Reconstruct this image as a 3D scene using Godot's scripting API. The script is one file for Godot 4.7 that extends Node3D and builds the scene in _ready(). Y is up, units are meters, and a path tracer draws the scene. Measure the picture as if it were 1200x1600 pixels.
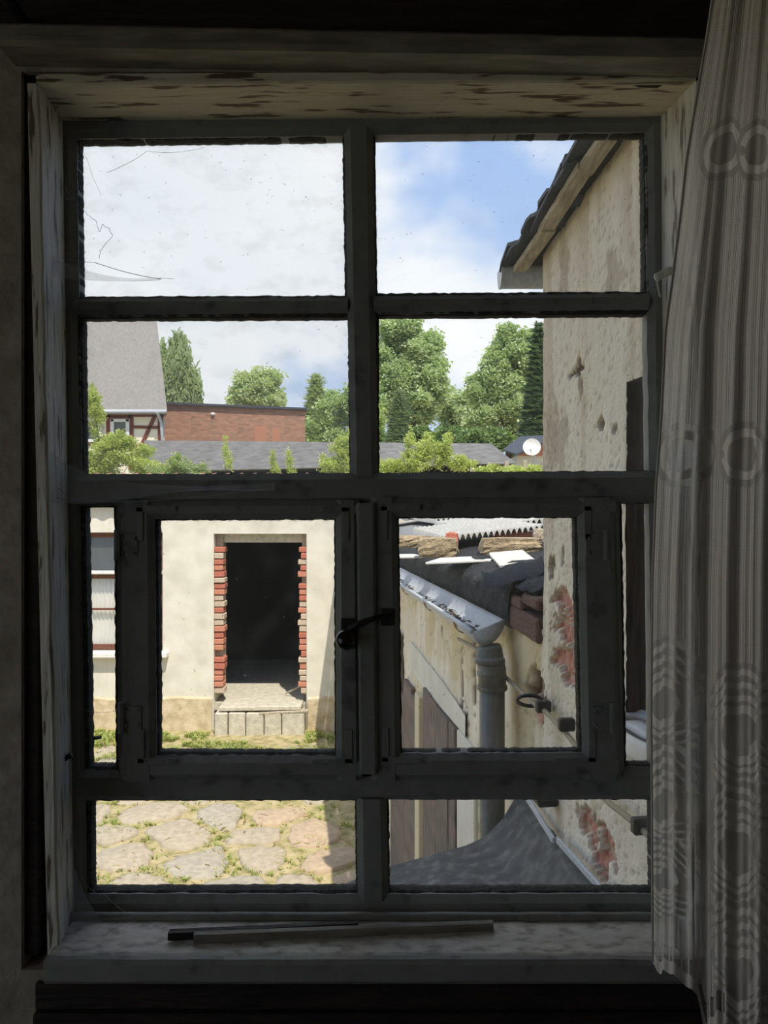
extends Node3D
# A view out of a dark room through an old eight-light window into a sunny farm courtyard.
# World: y up, metres, courtyard ground at y = 0, the eye at (0, EYE, 0) looking along -z. "d" is a distance in front of the eye.
const F := 1244.0
const EYE := 2.79
const X0 := 0.80      # the side wing's wall: x = X0 - SK * d
const SK := 0.119
var rng := RandomNumberGenerator.new()
var taken := {}
var M := {}
var nz := FastNoiseLite.new()
var nz2 := FastNoiseLite.new()


class MB:
	var v := PackedVector3Array()
	var c := PackedColorArray()
	var uv := PackedVector2Array()
	var smooth := false
	var col := Color(1, 1, 1)
	func tri(a: Vector3, b: Vector3, d: Vector3, out: Vector3) -> void:
		if (b - a).cross(d - a).dot(out) > 0.0:
			v.append(a); v.append(d); v.append(b)
		else:
			v.append(a); v.append(b); v.append(d)
		for i in 3:
			c.append(col)
	func quad(a: Vector3, b: Vector3, d: Vector3, e: Vector3, out: Vector3) -> void:
		tri(a, b, d, out)
		tri(a, d, e, out)
	func quad_uv(p: Array, t: Array, out: Vector3) -> void:
		for k in [[0, 1, 2], [0, 2, 3]]:
			var a: Vector3 = p[k[0]]
			var b: Vector3 = p[k[1]]
			var d: Vector3 = p[k[2]]
			var o := [k[0], k[1], k[2]]
			if (b - a).cross(d - a).dot(out) > 0.0:
				o = [k[0], k[2], k[1]]
			for i in o:
				v.append(p[i]); uv.append(t[i]); c.append(col)
	func box(at: Vector3, size: Vector3, bev := 0.0, basis := Basis()) -> void:
		var h := size * 0.5
		if bev <= 0.0:
			for ax in 3:
				for s in [-1.0, 1.0]:
					var q := []
					for k in [[-1, -1], [1, -1], [1, 1], [-1, 1]]:
						var p := Vector3()
						p[ax] = s * h[ax]
						p[(ax + 1) % 3] = k[0] * h[(ax + 1) % 3]
						p[(ax + 2) % 3] = k[1] * h[(ax + 2) % 3]
						q.append(at + basis * p)
					var n := Vector3()
					n[ax] = s
					quad(q[0], q[1], q[2], q[3], basis * n)
			return
		var w := func(s: Vector3, ax: int) -> Vector3:
			var p := s * h
			for k in 3:
				if k != ax:
					p[k] -= s[k] * bev
			return at + basis * p
		for ax in 3:
			var u := (ax + 1) % 3
			var t := (ax + 2) % 3
			for s in [-1.0, 1.0]:
				var q := []
				for k in [[-1, -1], [1, -1], [1, 1], [-1, 1]]:
					var sg := Vector3()
					sg[ax] = s; sg[u] = k[0]; sg[t] = k[1]
					q.append(w.call(sg, ax))
				var n := Vector3()
				n[ax] = s
				quad(q[0], q[1], q[2], q[3], basis * n)
				for s2 in [-1.0, 1.0]:
					var a := Vector3()
					a[ax] = s; a[u] = s2; a[t] = -1
					var b := a
					b[t] = 1
					quad(w.call(a, ax), w.call(b, ax), w.call(b, u), w.call(a, u), basis * Vector3(a + b))
		for sx in [-1.0, 1.0]:
			for sy in [-1.0, 1.0]:
				for sz in [-1.0, 1.0]:
					var s := Vector3(sx, sy, sz)
					tri(w.call(s, 0), w.call(s, 1), w.call(s, 2), basis * s)
	func loft(rings: Array, closed := true, caps := true) -> void:
		for i in rings.size() - 1:
			var a: PackedVector3Array = rings[i]
			var b: PackedVector3Array = rings[i + 1]
			var m := Vector3()
			for p in a: m += p
			for p in b: m += p
			m /= float(a.size() + b.size())
			for j in (a.size() if closed else a.size() - 1):
				var k := (j + 1) % a.size()
				quad(a[j], a[k], b[k], b[j], (a[j] + a[k] + b[k] + b[j]) * 0.25 - m)
		if caps:
			for e in [0, rings.size() - 1]:
				var r: PackedVector3Array = rings[e]
				var o: PackedVector3Array = rings[1 if e == 0 else rings.size() - 2]
				var cm := Vector3()
				var om := Vector3()
				for p in r: cm += p
				for p in o: om += p
				cm /= r.size(); om /= o.size()
				for j in r.size():
					tri(cm, r[j], r[(j + 1) % r.size()], cm - om)
	func tube(path: Array, rad: Variant, sides := 8, caps := true) -> void:
		var rings := []
		var prev := Vector3()
		for i in path.size():
			var t: Vector3 = (path[mini(i + 1, path.size() - 1)] - path[maxi(i - 1, 0)]).normalized()
			var up := prev
			if i == 0:
				up = Vector3.UP if absf(t.y) < 0.9 else Vector3.RIGHT
			var n := (up - t * up.dot(t)).normalized()
			prev = n
			var b := t.cross(n)
			var r: float = rad[i] if rad is Array else rad
			var ring := PackedVector3Array()
			for k in sides:
				var a := TAU * k / sides
				ring.append(path[i] + (n * cos(a) + b * sin(a)) * r)
			rings.append(ring)
		loft(rings, true, caps)
	func lathe(at: Vector3, axis: Vector3, prof: Array, sides := 16) -> void:   # prof: [radius, along]
		var n := (Vector3.UP if absf(axis.y) < 0.9 else Vector3.RIGHT)
		n = (n - axis * n.dot(axis)).normalized()
		var b := axis.cross(n)
		var rings := []
		for p in prof:
			var ring := PackedVector3Array()
			for k in sides:
				var a := TAU * k / sides
				ring.append(at + axis * p[1] + (n * cos(a) + b * sin(a)) * maxf(p[0], 0.0001))
			rings.append(ring)
		loft(rings)
	func mesh(m: Material) -> ArrayMesh:
		var st := SurfaceTool.new()
		st.begin(Mesh.PRIMITIVE_TRIANGLES)
		st.set_smooth_group(0 if smooth else -1)
		var has_uv := uv.size() == v.size()
		for i in v.size():
			st.set_color(c[i])
			if has_uv:
				st.set_uv(uv[i])
			st.add_vertex(v[i])
		st.generate_normals()
		st.set_material(m)
		return st.commit()


# ---------------------------------------------------------------- places
func P(x: float, y: float, d: float) -> Vector3:
	return Vector3((x - 600.0) / F * d, EYE + (800.0 - y) / F * d, -d)

func Q(x: float, y: float, out := 0.0) -> Vector3:      # a point on the wing's wall (or "out" metres off it), found by where it shows
	return P(x, y, (X0 - out * 1.007) * F / (x - 452.0))

func WP(d: float, y: float, out := 0.0) -> Vector3:     # a point on the wing's wall by depth and height above the eye
	return Vector3(X0 - SK * d - out * 0.993, EYE + y, -(d - 0.118 * out))

func qd(x: float, out := 0.0) -> float:
	return (X0 - out * 1.007) * F / (x - 452.0)

func wing_basis() -> Basis:   # x along the wall away from us, y up, z out of the wall (to the left)
	var u := Vector3(-SK, 0, -1).normalized()
	return Basis(u, Vector3.UP, u.cross(Vector3.UP))


# ---------------------------------------------------------------- nodes
func numbered(called: String) -> String:
	var n: int = taken.get(called, 0)
	taken[called] = n + 1
	return called if n == 0 else "%s_%03d" % [called, n]

func origin_of(n: Node) -> Vector3:
	var p := Vector3()
	while n != self and n is Node3D:
		p += n.position
		n = n.get_parent()
	return p

func thing(called: String, label: String, category: String, at := Vector3.ZERO, group := "") -> Node3D:
	var o := Node3D.new()
	o.name = numbered(called)
	add_child(o)
	o.position = at
	o.set_meta("label", label)
	o.set_meta("category", category)
	if group: o.set_meta("group", group)
	return o

func part(called: String, mesh: Mesh, parent: Node, label := "") -> MeshInstance3D:
	var o := MeshInstance3D.new()
	o.mesh = mesh
	o.name = called
	parent.add_child(o, true)
	o.position = -origin_of(parent)
	if label: o.set_meta("label", label)
	return o

func solo(called: String, mesh: Mesh, label: String, category: String, group := "") -> MeshInstance3D:
	var o := part(numbered(called), mesh, self)
	o.set_meta("label", label)
	o.set_meta("category", category)
	if group: o.set_meta("group", group)
	return o

func struct(called: String, mesh: Mesh, label := "", parent: Node = self) -> MeshInstance3D:
	var o := part(called, mesh, parent)
	o.set_meta("kind", "structure")
	if label: o.set_meta("label", label)
	return o

func scatter(called: String, mesh: Mesh, xf: Array, cols: Array, parent: Node) -> MultiMeshInstance3D:
	var mm := MultiMesh.new()
	mm.transform_format = MultiMesh.TRANSFORM_3D
	mm.use_colors = true
	mm.mesh = mesh
	mm.instance_count = xf.size()
	for i in xf.size():
		mm.set_instance_transform(i, xf[i])
		mm.set_instance_color(i, cols[i])
	var o := MultiMeshInstance3D.new()
	o.multimesh = mm
	o.name = called
	parent.add_child(o, true)
	o.position = -origin_of(parent)
	o.set_meta("kind", "stuff")
	return o


# ---------------------------------------------------------------- materials
func flat(c: Color, rough := 0.85, metal := 0.0) -> StandardMaterial3D:
	var m := StandardMaterial3D.new()
	m.albedo_color = c
	m.roughness = rough
	m.metallic = metal
	return m

func ramp_tex(cols: Array, freq: float, seed_: int, size := 512, oct := 5, ridged := false, pts: Array = []) -> NoiseTexture2D:
	var n := FastNoiseLite.new()
	n.noise_type = FastNoiseLite.TYPE_SIMPLEX_SMOOTH
	n.seed = seed_
	n.frequency = freq
	n.fractal_octaves = oct
	n.fractal_type = FastNoiseLite.FRACTAL_RIDGED if ridged else FastNoiseLite.FRACTAL_FBM
	var t := NoiseTexture2D.new()
	t.width = size
	t.height = size
	t.seamless = true
	t.noise = n
	if cols:
		var g := Gradient.new()
		g.offsets = PackedFloat32Array(pts if pts else range(cols.size()).map(func(i): return 0.15 + 0.7 * i / maxf(cols.size() - 1, 1)))
		g.colors = PackedColorArray(cols)
		t.color_ramp = g
	return t

func rough_mat(cols: Array, freq: float, tiles: Vector3, seed_: int, bump := 0.0, bfreq := 0.02, rough := 0.9, pts: Array = []) -> StandardMaterial3D:
	var m := flat(Color.WHITE, rough)
	m.albedo_texture = ramp_tex(cols, freq, seed_, 512, 5, false, pts)
	m.uv1_triplanar = true
	m.uv1_world_triplanar = true
	m.uv1_scale = tiles
	if bump > 0.0:
		m.heightmap_enabled = true
		m.heightmap_texture = ramp_tex([], bfreq, seed_ + 77, 512, 5)
		m.heightmap_scale = bump
	return m

func vcol(rough := 0.9) -> StandardMaterial3D:
	var m := flat(Color.WHITE, rough)
	m.vertex_color_use_as_albedo = true
	return m

func lin(r: float, g: float, b: float) -> Color:
	return Color(r, g, b).srgb_to_linear()

func brick_texture() -> ImageTexture:
	var w := 512
	var h := 512
	var im := Image.create(w, h, false, Image.FORMAT_RGB8)
	var r := RandomNumberGenerator.new()
	r.seed = 5
	var tones := []
	for i in 400:
		tones.append(r.randf())
	for y in h:
		var row := y / 32
		for x in w:
			var xs := (x + (32 if row % 2 else 0)) % w
			var b := xs / 64
			var e := mini(mini(xs % 64, 63 - xs % 64), mini(y % 32, 31 - y % 32))
			var k: float = tones[(row * 8 + b) % 400]
			var n := nz2.get_noise_2d(x * 3.0, y * 3.0) * 0.12
			var c := Color(0.58, 0.42, 0.35).lerp(Color(0.74, 0.54, 0.45), k)
			if k > 0.93: c = Color(0.62, 0.50, 0.42)
			if e < 3: c = Color(0.58, 0.50, 0.44)
			im.set_pixel(x, y, Color(c.r + n, c.g + n * 0.8, c.b + n * 0.7))
	return ImageTexture.create_from_image(im)

func dust_texture(seed_: int, base: float, blot: float, specks: int, edge: float) -> ImageTexture:
	var s := 256
	var n := FastNoiseLite.new()
	n.seed = seed_
	n.frequency = 0.02
	n.fractal_octaves = 5
	var data := PackedByteArray()
	data.resize(s * s * 4)
	for y in s:
		for x in s:
			var a := base + blot * maxf(0.0, n.get_noise_2d(x, y))
			var e := minf(minf(x, s - 1 - x), minf(y, s - 1 - y)) / float(s)
			a += edge * exp(-e * 40.0) * (0.5 + absf(n.get_noise_2d(x * 4.0, y * 4.0)) * 2.0)
			var at := (y * s + x) * 4
			data[at] = 214; data[at + 1] = 216; data[at + 2] = 214
			data[at + 3] = int(clampf(a, 0.0, 0.95) * 255.0)
	var r := RandomNumberGenerator.new()
	r.seed = seed_
	for i in specks:
		var cx := r.randi_range(2, s - 4)
		var cy := r.randi_range(2, s - 4)
		if n.get_noise_2d(cx * 0.6, cy * 0.6) < 0.02 and r.randf() < 0.6:
			continue
		var dark := r.randf() < 0.7
		for k in r.randi_range(1, 3):
			var px := clampi(cx + r.randi_range(-1, 1), 0, s - 1)
			var py := clampi(cy + r.randi_range(-1, 1), 0, s - 1)
			var at := (py * s + px) * 4
			var g := 70 if dark else 235
			data[at] = g; data[at + 1] = g; data[at + 2] = g - 5
			data[at + 3] = int(r.randf_range(0.3, 0.75) * 255)
	return ImageTexture.create_from_image(Image.create_from_data(s, s, false, Image.FORMAT_RGBA8, data))

func sky_texture() -> ImageTexture:
	var w := 1280
	var h := 640
	var n := FastNoiseLite.new()
	n.seed = 23
	n.frequency = 1.9
	n.fractal_octaves = 6
	n.fractal_gain = 0.52
	var n3 := FastNoiseLite.new()
	n3.seed = 41
	n3.frequency = 1.3
	n3.fractal_octaves = 4
	var data := PackedFloat32Array()
	data.resize(w * h * 3)
	for y in h:
		var el := (0.5 - (y + 0.5) / h) * PI
		var k := clampf(sin(el), 0.0, 1.0)
		var blue := Color(0.56, 0.68, 0.84).lerp(Color(0.24, 0.42, 0.80), pow(k, 0.55))
		for x in w:
			var at := (y * w + x) * 3
			var c := blue
			if el > -0.02:
				var az := fposmod((x + 0.5) / w * TAU + PI, TAU) - PI
				var ce := cos(el)
				var q := Vector3(sin(az) * ce, sin(el) * 1.7, -cos(az) * ce)
				var bias := 0.36 * cos(3.0 * (az + 0.42)) - 0.10 * sin(el * 5.0) * sin(3.0 * az + 0.4)
				var dns := smoothstep(-0.04, 0.20, n.get_noise_3dv(q) * 0.62 + bias + 0.05)
				var g := clampf(0.62 + n3.get_noise_3dv(q * 1.3) * 0.7, 0.0, 1.0)
				var cloud := Color(0.70, 0.77, 0.83).lerp(Color(0.93, 0.95, 0.97), g)
				c = blue.lerp(cloud, dns)
			data[at] = c.r; data[at + 1] = c.g; data[at + 2] = c.b
	return ImageTexture.create_from_image(Image.create_from_data(w, h, false, Image.FORMAT_RGBF, data.to_byte_array()))

func glass_mat(a: float) -> StandardMaterial3D:
	var m := flat(Color(0.92, 0.95, 0.94, a), 0.03)
	m.transparency = BaseMaterial3D.TRANSPARENCY_ALPHA
	return m

func dust_mat(seed_: int, base: float, blot: float, specks: int, edge: float) -> StandardMaterial3D:
	var m := flat(Color.WHITE, 0.95)
	m.transparency = BaseMaterial3D.TRANSPARENCY_ALPHA
	m.albedo_texture = dust_texture(seed_, base, blot, specks, edge)
	m.backlight_enabled = true
	m.backlight = Color(0.7, 0.7, 0.7)
	return m

func make_materials() -> void:
	M.frame = rough_mat([Color(0.36, 0.365, 0.36), Color(0.48, 0.49, 0.48), Color(0.51, 0.52, 0.51)], 0.012, Vector3(2.2, 2.2, 2.2), 3, 0.05, 0.06, 0.62, [0.12, 0.32, 0.8])
	M.putty = rough_mat([Color(0.12, 0.12, 0.11), Color(0.24, 0.24, 0.22)], 0.03, Vector3(6, 6, 6), 4, 0.2, 0.08)
	M.lining = rough_mat([Color(0.42, 0.38, 0.32), Color(0.78, 0.77, 0.73), Color(0.86, 0.86, 0.83)], 0.012, Vector3(9, 1.0, 9), 8, 0.12, 0.03, 0.7, [0.20, 0.30, 0.7])
	M.lining_top = rough_mat([Color(0.40, 0.34, 0.26), Color(0.84, 0.80, 0.71), Color(0.87, 0.84, 0.76)], 0.012, Vector3(1.0, 9, 9), 9, 0.12, 0.03, 0.7, [0.24, 0.33, 0.7])
	M.sill = rough_mat([Color(0.58, 0.57, 0.54), Color(0.72, 0.71, 0.68), Color(0.80, 0.79, 0.77)], 0.03, Vector3(1.5, 3, 3), 12, 0.06, 0.05, 0.6, [0.25, 0.4, 0.75])
	M.room = rough_mat([Color(0.66, 0.63, 0.57), Color(0.76, 0.73, 0.67)], 0.01, Vector3(1, 1, 1), 14, 0.3, 0.03)
	M.plaster_in = rough_mat([Color(0.54, 0.51, 0.47), Color(0.66, 0.63, 0.59)], 0.012, Vector3(2, 2, 2), 15, 0.3, 0.03)
	M.dark_wood = rough_mat([Color(0.10, 0.075, 0.065), Color(0.19, 0.15, 0.13)], 0.012, Vector3(1.2, 6, 6), 16, 0.2, 0.03, 0.75)
	M.rail = rough_mat([Color(0.42, 0.40, 0.37), Color(0.56, 0.54, 0.50)], 0.012, Vector3(1.2, 6, 6), 17, 0.1, 0.03, 0.6)
	M.floor = rough_mat([Color(0.30, 0.22, 0.15), Color(0.46, 0.35, 0.25)], 0.01, Vector3(5, 5, 0.8), 18)
	M.glass = glass_mat(0.05)
	M.iron = rough_mat([Color(0.07, 0.065, 0.06), Color(0.16, 0.14, 0.12)], 0.03, Vector3(9, 9, 9), 20, 0.1, 0.06, 0.5)
	M.black = flat(Color(0.05, 0.05, 0.055), 0.22)
	M.zinc = rough_mat([Color(0.66, 0.69, 0.72), Color(0.80, 0.82, 0.84)], 0.02, Vector3(5, 5, 5), 22, 0.0, 0.02, 0.42)
	M.pipe = rough_mat([Color(0.36, 0.36, 0.335), Color(0.48, 0.475, 0.45)], 0.015, Vector3(6, 2, 6), 23, 0.0, 0.02, 0.45)
	M.felt = rough_mat([Color(0.09, 0.095, 0.10), Color(0.17, 0.175, 0.19), Color(0.27, 0.28, 0.30)], 0.03, Vector3(4, 4, 4), 25, 1.6, 0.07, 0.75)
	M.felt_grey = rough_mat([Color(0.42, 0.42, 0.43), Color(0.55, 0.55, 0.56)], 0.012, Vector3(1, 1, 1), 26, 0.2, 0.05, 0.85)
	M.porch = rough_mat([Color(0.27, 0.27, 0.27), Color(0.345, 0.345, 0.34), Color(0.50, 0.495, 0.48)], 0.010, Vector3(3, 3, 3), 27, 0.15, 0.08, 0.75, [0.2, 0.55, 0.85])
	M.asbestos = rough_mat([Color(0.72, 0.71, 0.68), Color(0.88, 0.87, 0.84)], 0.02, Vector3(2, 2, 2), 28, 0.1, 0.05, 0.85)
	M.plaster_out = rough_mat([Color(0.80, 0.785, 0.735), Color(0.84, 0.825, 0.775), Color(0.87, 0.855, 0.81)], 0.008, Vector3(0.6, 0.6, 0.6), 30, 0.12, 0.05, 0.95)
	M.plinth = rough_mat([Color(0.72, 0.65, 0.53), Color(0.79, 0.72, 0.60), Color(0.84, 0.78, 0.68)], 0.012, Vector3(1, 1, 1), 31, 0.25, 0.05, 0.95)
	M.concrete = rough_mat([Color(0.70, 0.68, 0.62), Color(0.81, 0.785, 0.72)], 0.015, Vector3(1.2, 1.2, 1.2), 32, 0.3, 0.05)
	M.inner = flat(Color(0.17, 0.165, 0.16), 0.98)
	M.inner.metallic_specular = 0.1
	M.bark = rough_mat([Color(0.20, 0.16, 0.12), Color(0.36, 0.31, 0.25)], 0.02, Vector3(2, 1, 2), 34)
	M.slate = rough_mat([Color(0.16, 0.18, 0.22), Color(0.36, 0.39, 0.45)], 0.03, Vector3(9, 9, 9), 36, 0.4, 0.06, 0.6)
	M.board = rough_mat([Color(0.58, 0.54, 0.46), Color(0.78, 0.74, 0.66)], 0.012, Vector3(8, 8, 1.5), 37, 0.2, 0.04)
	M.planks = []
	for k in 3:
		M.planks.append(rough_mat([Color(0.30, 0.27, 0.25), Color(0.46, 0.42, 0.39), Color(0.58 + k * 0.04, 0.53, 0.49)], 0.012, Vector3(14, 0.9, 14), 40 + k, 0.3, 0.04))
	M.bricks = []
	for c in [[Color(0.68, 0.39, 0.32), Color(0.83, 0.53, 0.44)], [Color(0.74, 0.48, 0.39), Color(0.87, 0.62, 0.52)], [Color(0.74, 0.66, 0.58), Color(0.86, 0.79, 0.71)], [Color(0.34, 0.25, 0.22), Color(0.50, 0.38, 0.33)]]:
		M.bricks.append(rough_mat(c, 0.02, Vector3(6, 6, 6), 50 + M.bricks.size(), 0.4, 0.05))
	M.mortar = rough_mat([Color(0.60, 0.55, 0.48), Color(0.74, 0.69, 0.61)], 0.02, Vector3(3, 3, 3), 55, 0.4, 0.05)
	M.stone_tan = rough_mat([Color(0.52, 0.46, 0.37), Color(0.72, 0.65, 0.53)], 0.015, Vector3(4, 4, 4), 56, 0.5, 0.05)
	M.stones = []
	for c in [[Color(0.61, 0.58, 0.53), Color(0.71, 0.68, 0.61)], [Color(0.63, 0.59, 0.52), Color(0.73, 0.68, 0.60)], [Color(0.66, 0.585, 0.50), Color(0.75, 0.67, 0.57)]]:
		M.stones.append(rough_mat(c, 0.015, Vector3(1.5, 1.5, 1.5), 60 + M.stones.size(), 0.5, 0.05))
	M.soil = rough_mat([Color(0.53, 0.52, 0.33), Color(0.64, 0.595, 0.43), Color(0.70, 0.645, 0.49), Color(0.73, 0.675, 0.54)], 0.016, Vector3(0.8, 0.8, 0.8), 64, 1.0, 0.07, 0.95)
	M.timber = rough_mat([Color(0.40, 0.19, 0.15), Color(0.52, 0.28, 0.23)], 0.02, Vector3(1, 1, 1), 66)
	M.infill = flat(Color(0.94, 0.92, 0.84), 0.95)
	M.tile_roof = rough_mat([Color(0.52, 0.505, 0.49), Color(0.60, 0.585, 0.57)], 0.02, Vector3(0.5, 1.6, 0.5), 67, 2.0, 0.05)
	M.red_tile = rough_mat([Color(0.58, 0.42, 0.36), Color(0.74, 0.58, 0.51)], 0.02, Vector3(2, 2, 2), 68)
	M.brickwall = flat(Color.WHITE, 0.95)
	M.brickwall.albedo_texture = brick_texture()
	M.brickwall.uv1_triplanar = true
	M.brickwall.uv1_world_triplanar = true
	M.brickwall.uv1_scale = Vector3(0.5, 0.8, 0.5)
	M.white = flat(Color(0.88, 0.88, 0.87), 0.6)
	M.cream_wall = flat(Color(0.80, 0.76, 0.64), 0.9)
	M.brown_paint = rough_mat([Color(0.36, 0.22, 0.16), Color(0.48, 0.31, 0.23)], 0.02, Vector3(3, 3, 3), 70)
	M.cable = flat(Color(0.60, 0.56, 0.47), 0.6)
	M.wall_v = vcol(0.95)
	M.wall_v.heightmap_enabled = true
	M.wall_v.heightmap_texture = ramp_tex([], 0.05, 90, 512, 6)
	M.wall_v.uv1_triplanar = true
	M.wall_v.uv1_world_triplanar = true
	M.wall_v.uv1_scale = Vector3(2.5, 2.5, 2.5)
	M.wall_v.heightmap_scale = 0.22
	M.leaf = vcol(0.7)
	M.leaf.backlight_enabled = true
	M.leaf.backlight = Color(0.85, 0.9, 0.65)
	M.brick_patch = rough_mat([Color(0.68, 0.47, 0.38), Color(0.74, 0.53, 0.43)], 0.04, Vector3(2, 6, 2), 94)
	M.fence = rough_mat([Color(0.58, 0.55, 0.42), Color(0.70, 0.66, 0.53)], 0.02, Vector3(0.5, 4, 0.5), 95)
	M.mortar_dark = flat(Color(0.42, 0.37, 0.30), 0.95)
	M.lace = flat(Color(0.86, 0.86, 0.84), 0.95)
	M.rust = rough_mat([Color(0.40, 0.25, 0.14), Color(0.66, 0.46, 0.28)], 0.03, Vector3(20, 20, 20), 91)
	M.niche = rough_mat([Color(0.17, 0.14, 0.12), Color(0.33, 0.28, 0.24), Color(0.38, 0.26, 0.23)], 0.012, Vector3(3, 1, 3), 92, 0.3, 0.04)
	M.far_glass = flat(Color(0.30, 0.34, 0.33), 0.15)
	M.felt_far = rough_mat([Color(0.36, 0.355, 0.355), Color(0.44, 0.435, 0.43), Color(0.50, 0.49, 0.48)], 0.012, Vector3(0.4, 0.4, 0.4), 93)
	M.white_wall = flat(Color(0.84, 0.82, 0.76), 0.9)
	M.thread = flat(Color(0.75, 0.73, 0.71), 0.9)
	M.web_dark = flat(Color(0.62, 0.62, 0.62), 0.9)
	M.web = flat(Color(0.75, 0.75, 0.76, 0.5), 0.9)
	M.web.transparency = BaseMaterial3D.TRANSPARENCY_ALPHA
	M.web.backlight_enabled = true
	M.web.backlight = Color(0.5, 0.5, 0.5)
	M.veil = flat(Color(0.75, 0.76, 0.78, 0.26), 0.9)
	M.veil.transparency = BaseMaterial3D.TRANSPARENCY_ALPHA
	M.veil.backlight_enabled = true
	M.veil.backlight = Color(0.5, 0.5, 0.5)


# ---------------------------------------------------------------- everything
func _ready() -> void:
	rng.seed = 11
	nz.seed = 7
	nz.frequency = 1.0
	nz.fractal_octaves = 4
	nz2.seed = 9
	nz2.frequency = 0.05
	var cam := Camera3D.new()
	cam.name = "camera"
	cam.position = Vector3(0, EYE, 0)
	cam.fov = rad_to_deg(2.0 * atan(800.0 / F))
	cam.near = 0.05
	cam.far = 400.0
	cam.current = true
	add_child(cam)
	var env := Environment.new()
	env.background_mode = Environment.BG_SKY
	env.sky = Sky.new()
	var pan := PanoramaSkyMaterial.new()
	pan.panorama = sky_texture()
	env.sky.sky_material = pan
	env.background_energy_multiplier = 1.05
	env.tonemap_mode = Environment.TONE_MAPPER_LINEAR
	env.tonemap_exposure = 1.2
	env.sdfgi_enabled = true
	env.ssao_enabled = true
	env.ssil_enabled = true
	var we := WorldEnvironment.new()
	we.name = "environment"
	we.environment = env
	add_child(we)
	var sun := DirectionalLight3D.new()
	sun.name = "sun"
	sun.basis = Basis.looking_at(Vector3(-0.20, -1.0, -0.55).normalized(), Vector3.UP)
	sun.light_color = Color(1.0, 0.965, 0.90)
	sun.light_energy = 1.42
	sun.light_angular_distance = 0.6
	sun.shadow_enabled = true
	sun.sky_mode = DirectionalLight3D.SKY_MODE_LIGHT_ONLY
	add_child(sun)

	make_materials()
	room()
	ground()
	window_unit()
	facade()
	wing()
	annex()
	porch()
	gutter_and_pipe()
	roof_clutter()
	cable()
	far_buildings()
	plants()
	curtain()
	sill_things()
	cobwebs()


# ---------------------------------------------------------------- the room
func slab(called: String, lo: Vector3, hi: Vector3, m: Material, bev := 0.0) -> MeshInstance3D:
	var b := MB.new()
	b.box((lo + hi) * 0.5, hi - lo, bev)
	return struct(called, b.mesh(m))

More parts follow.
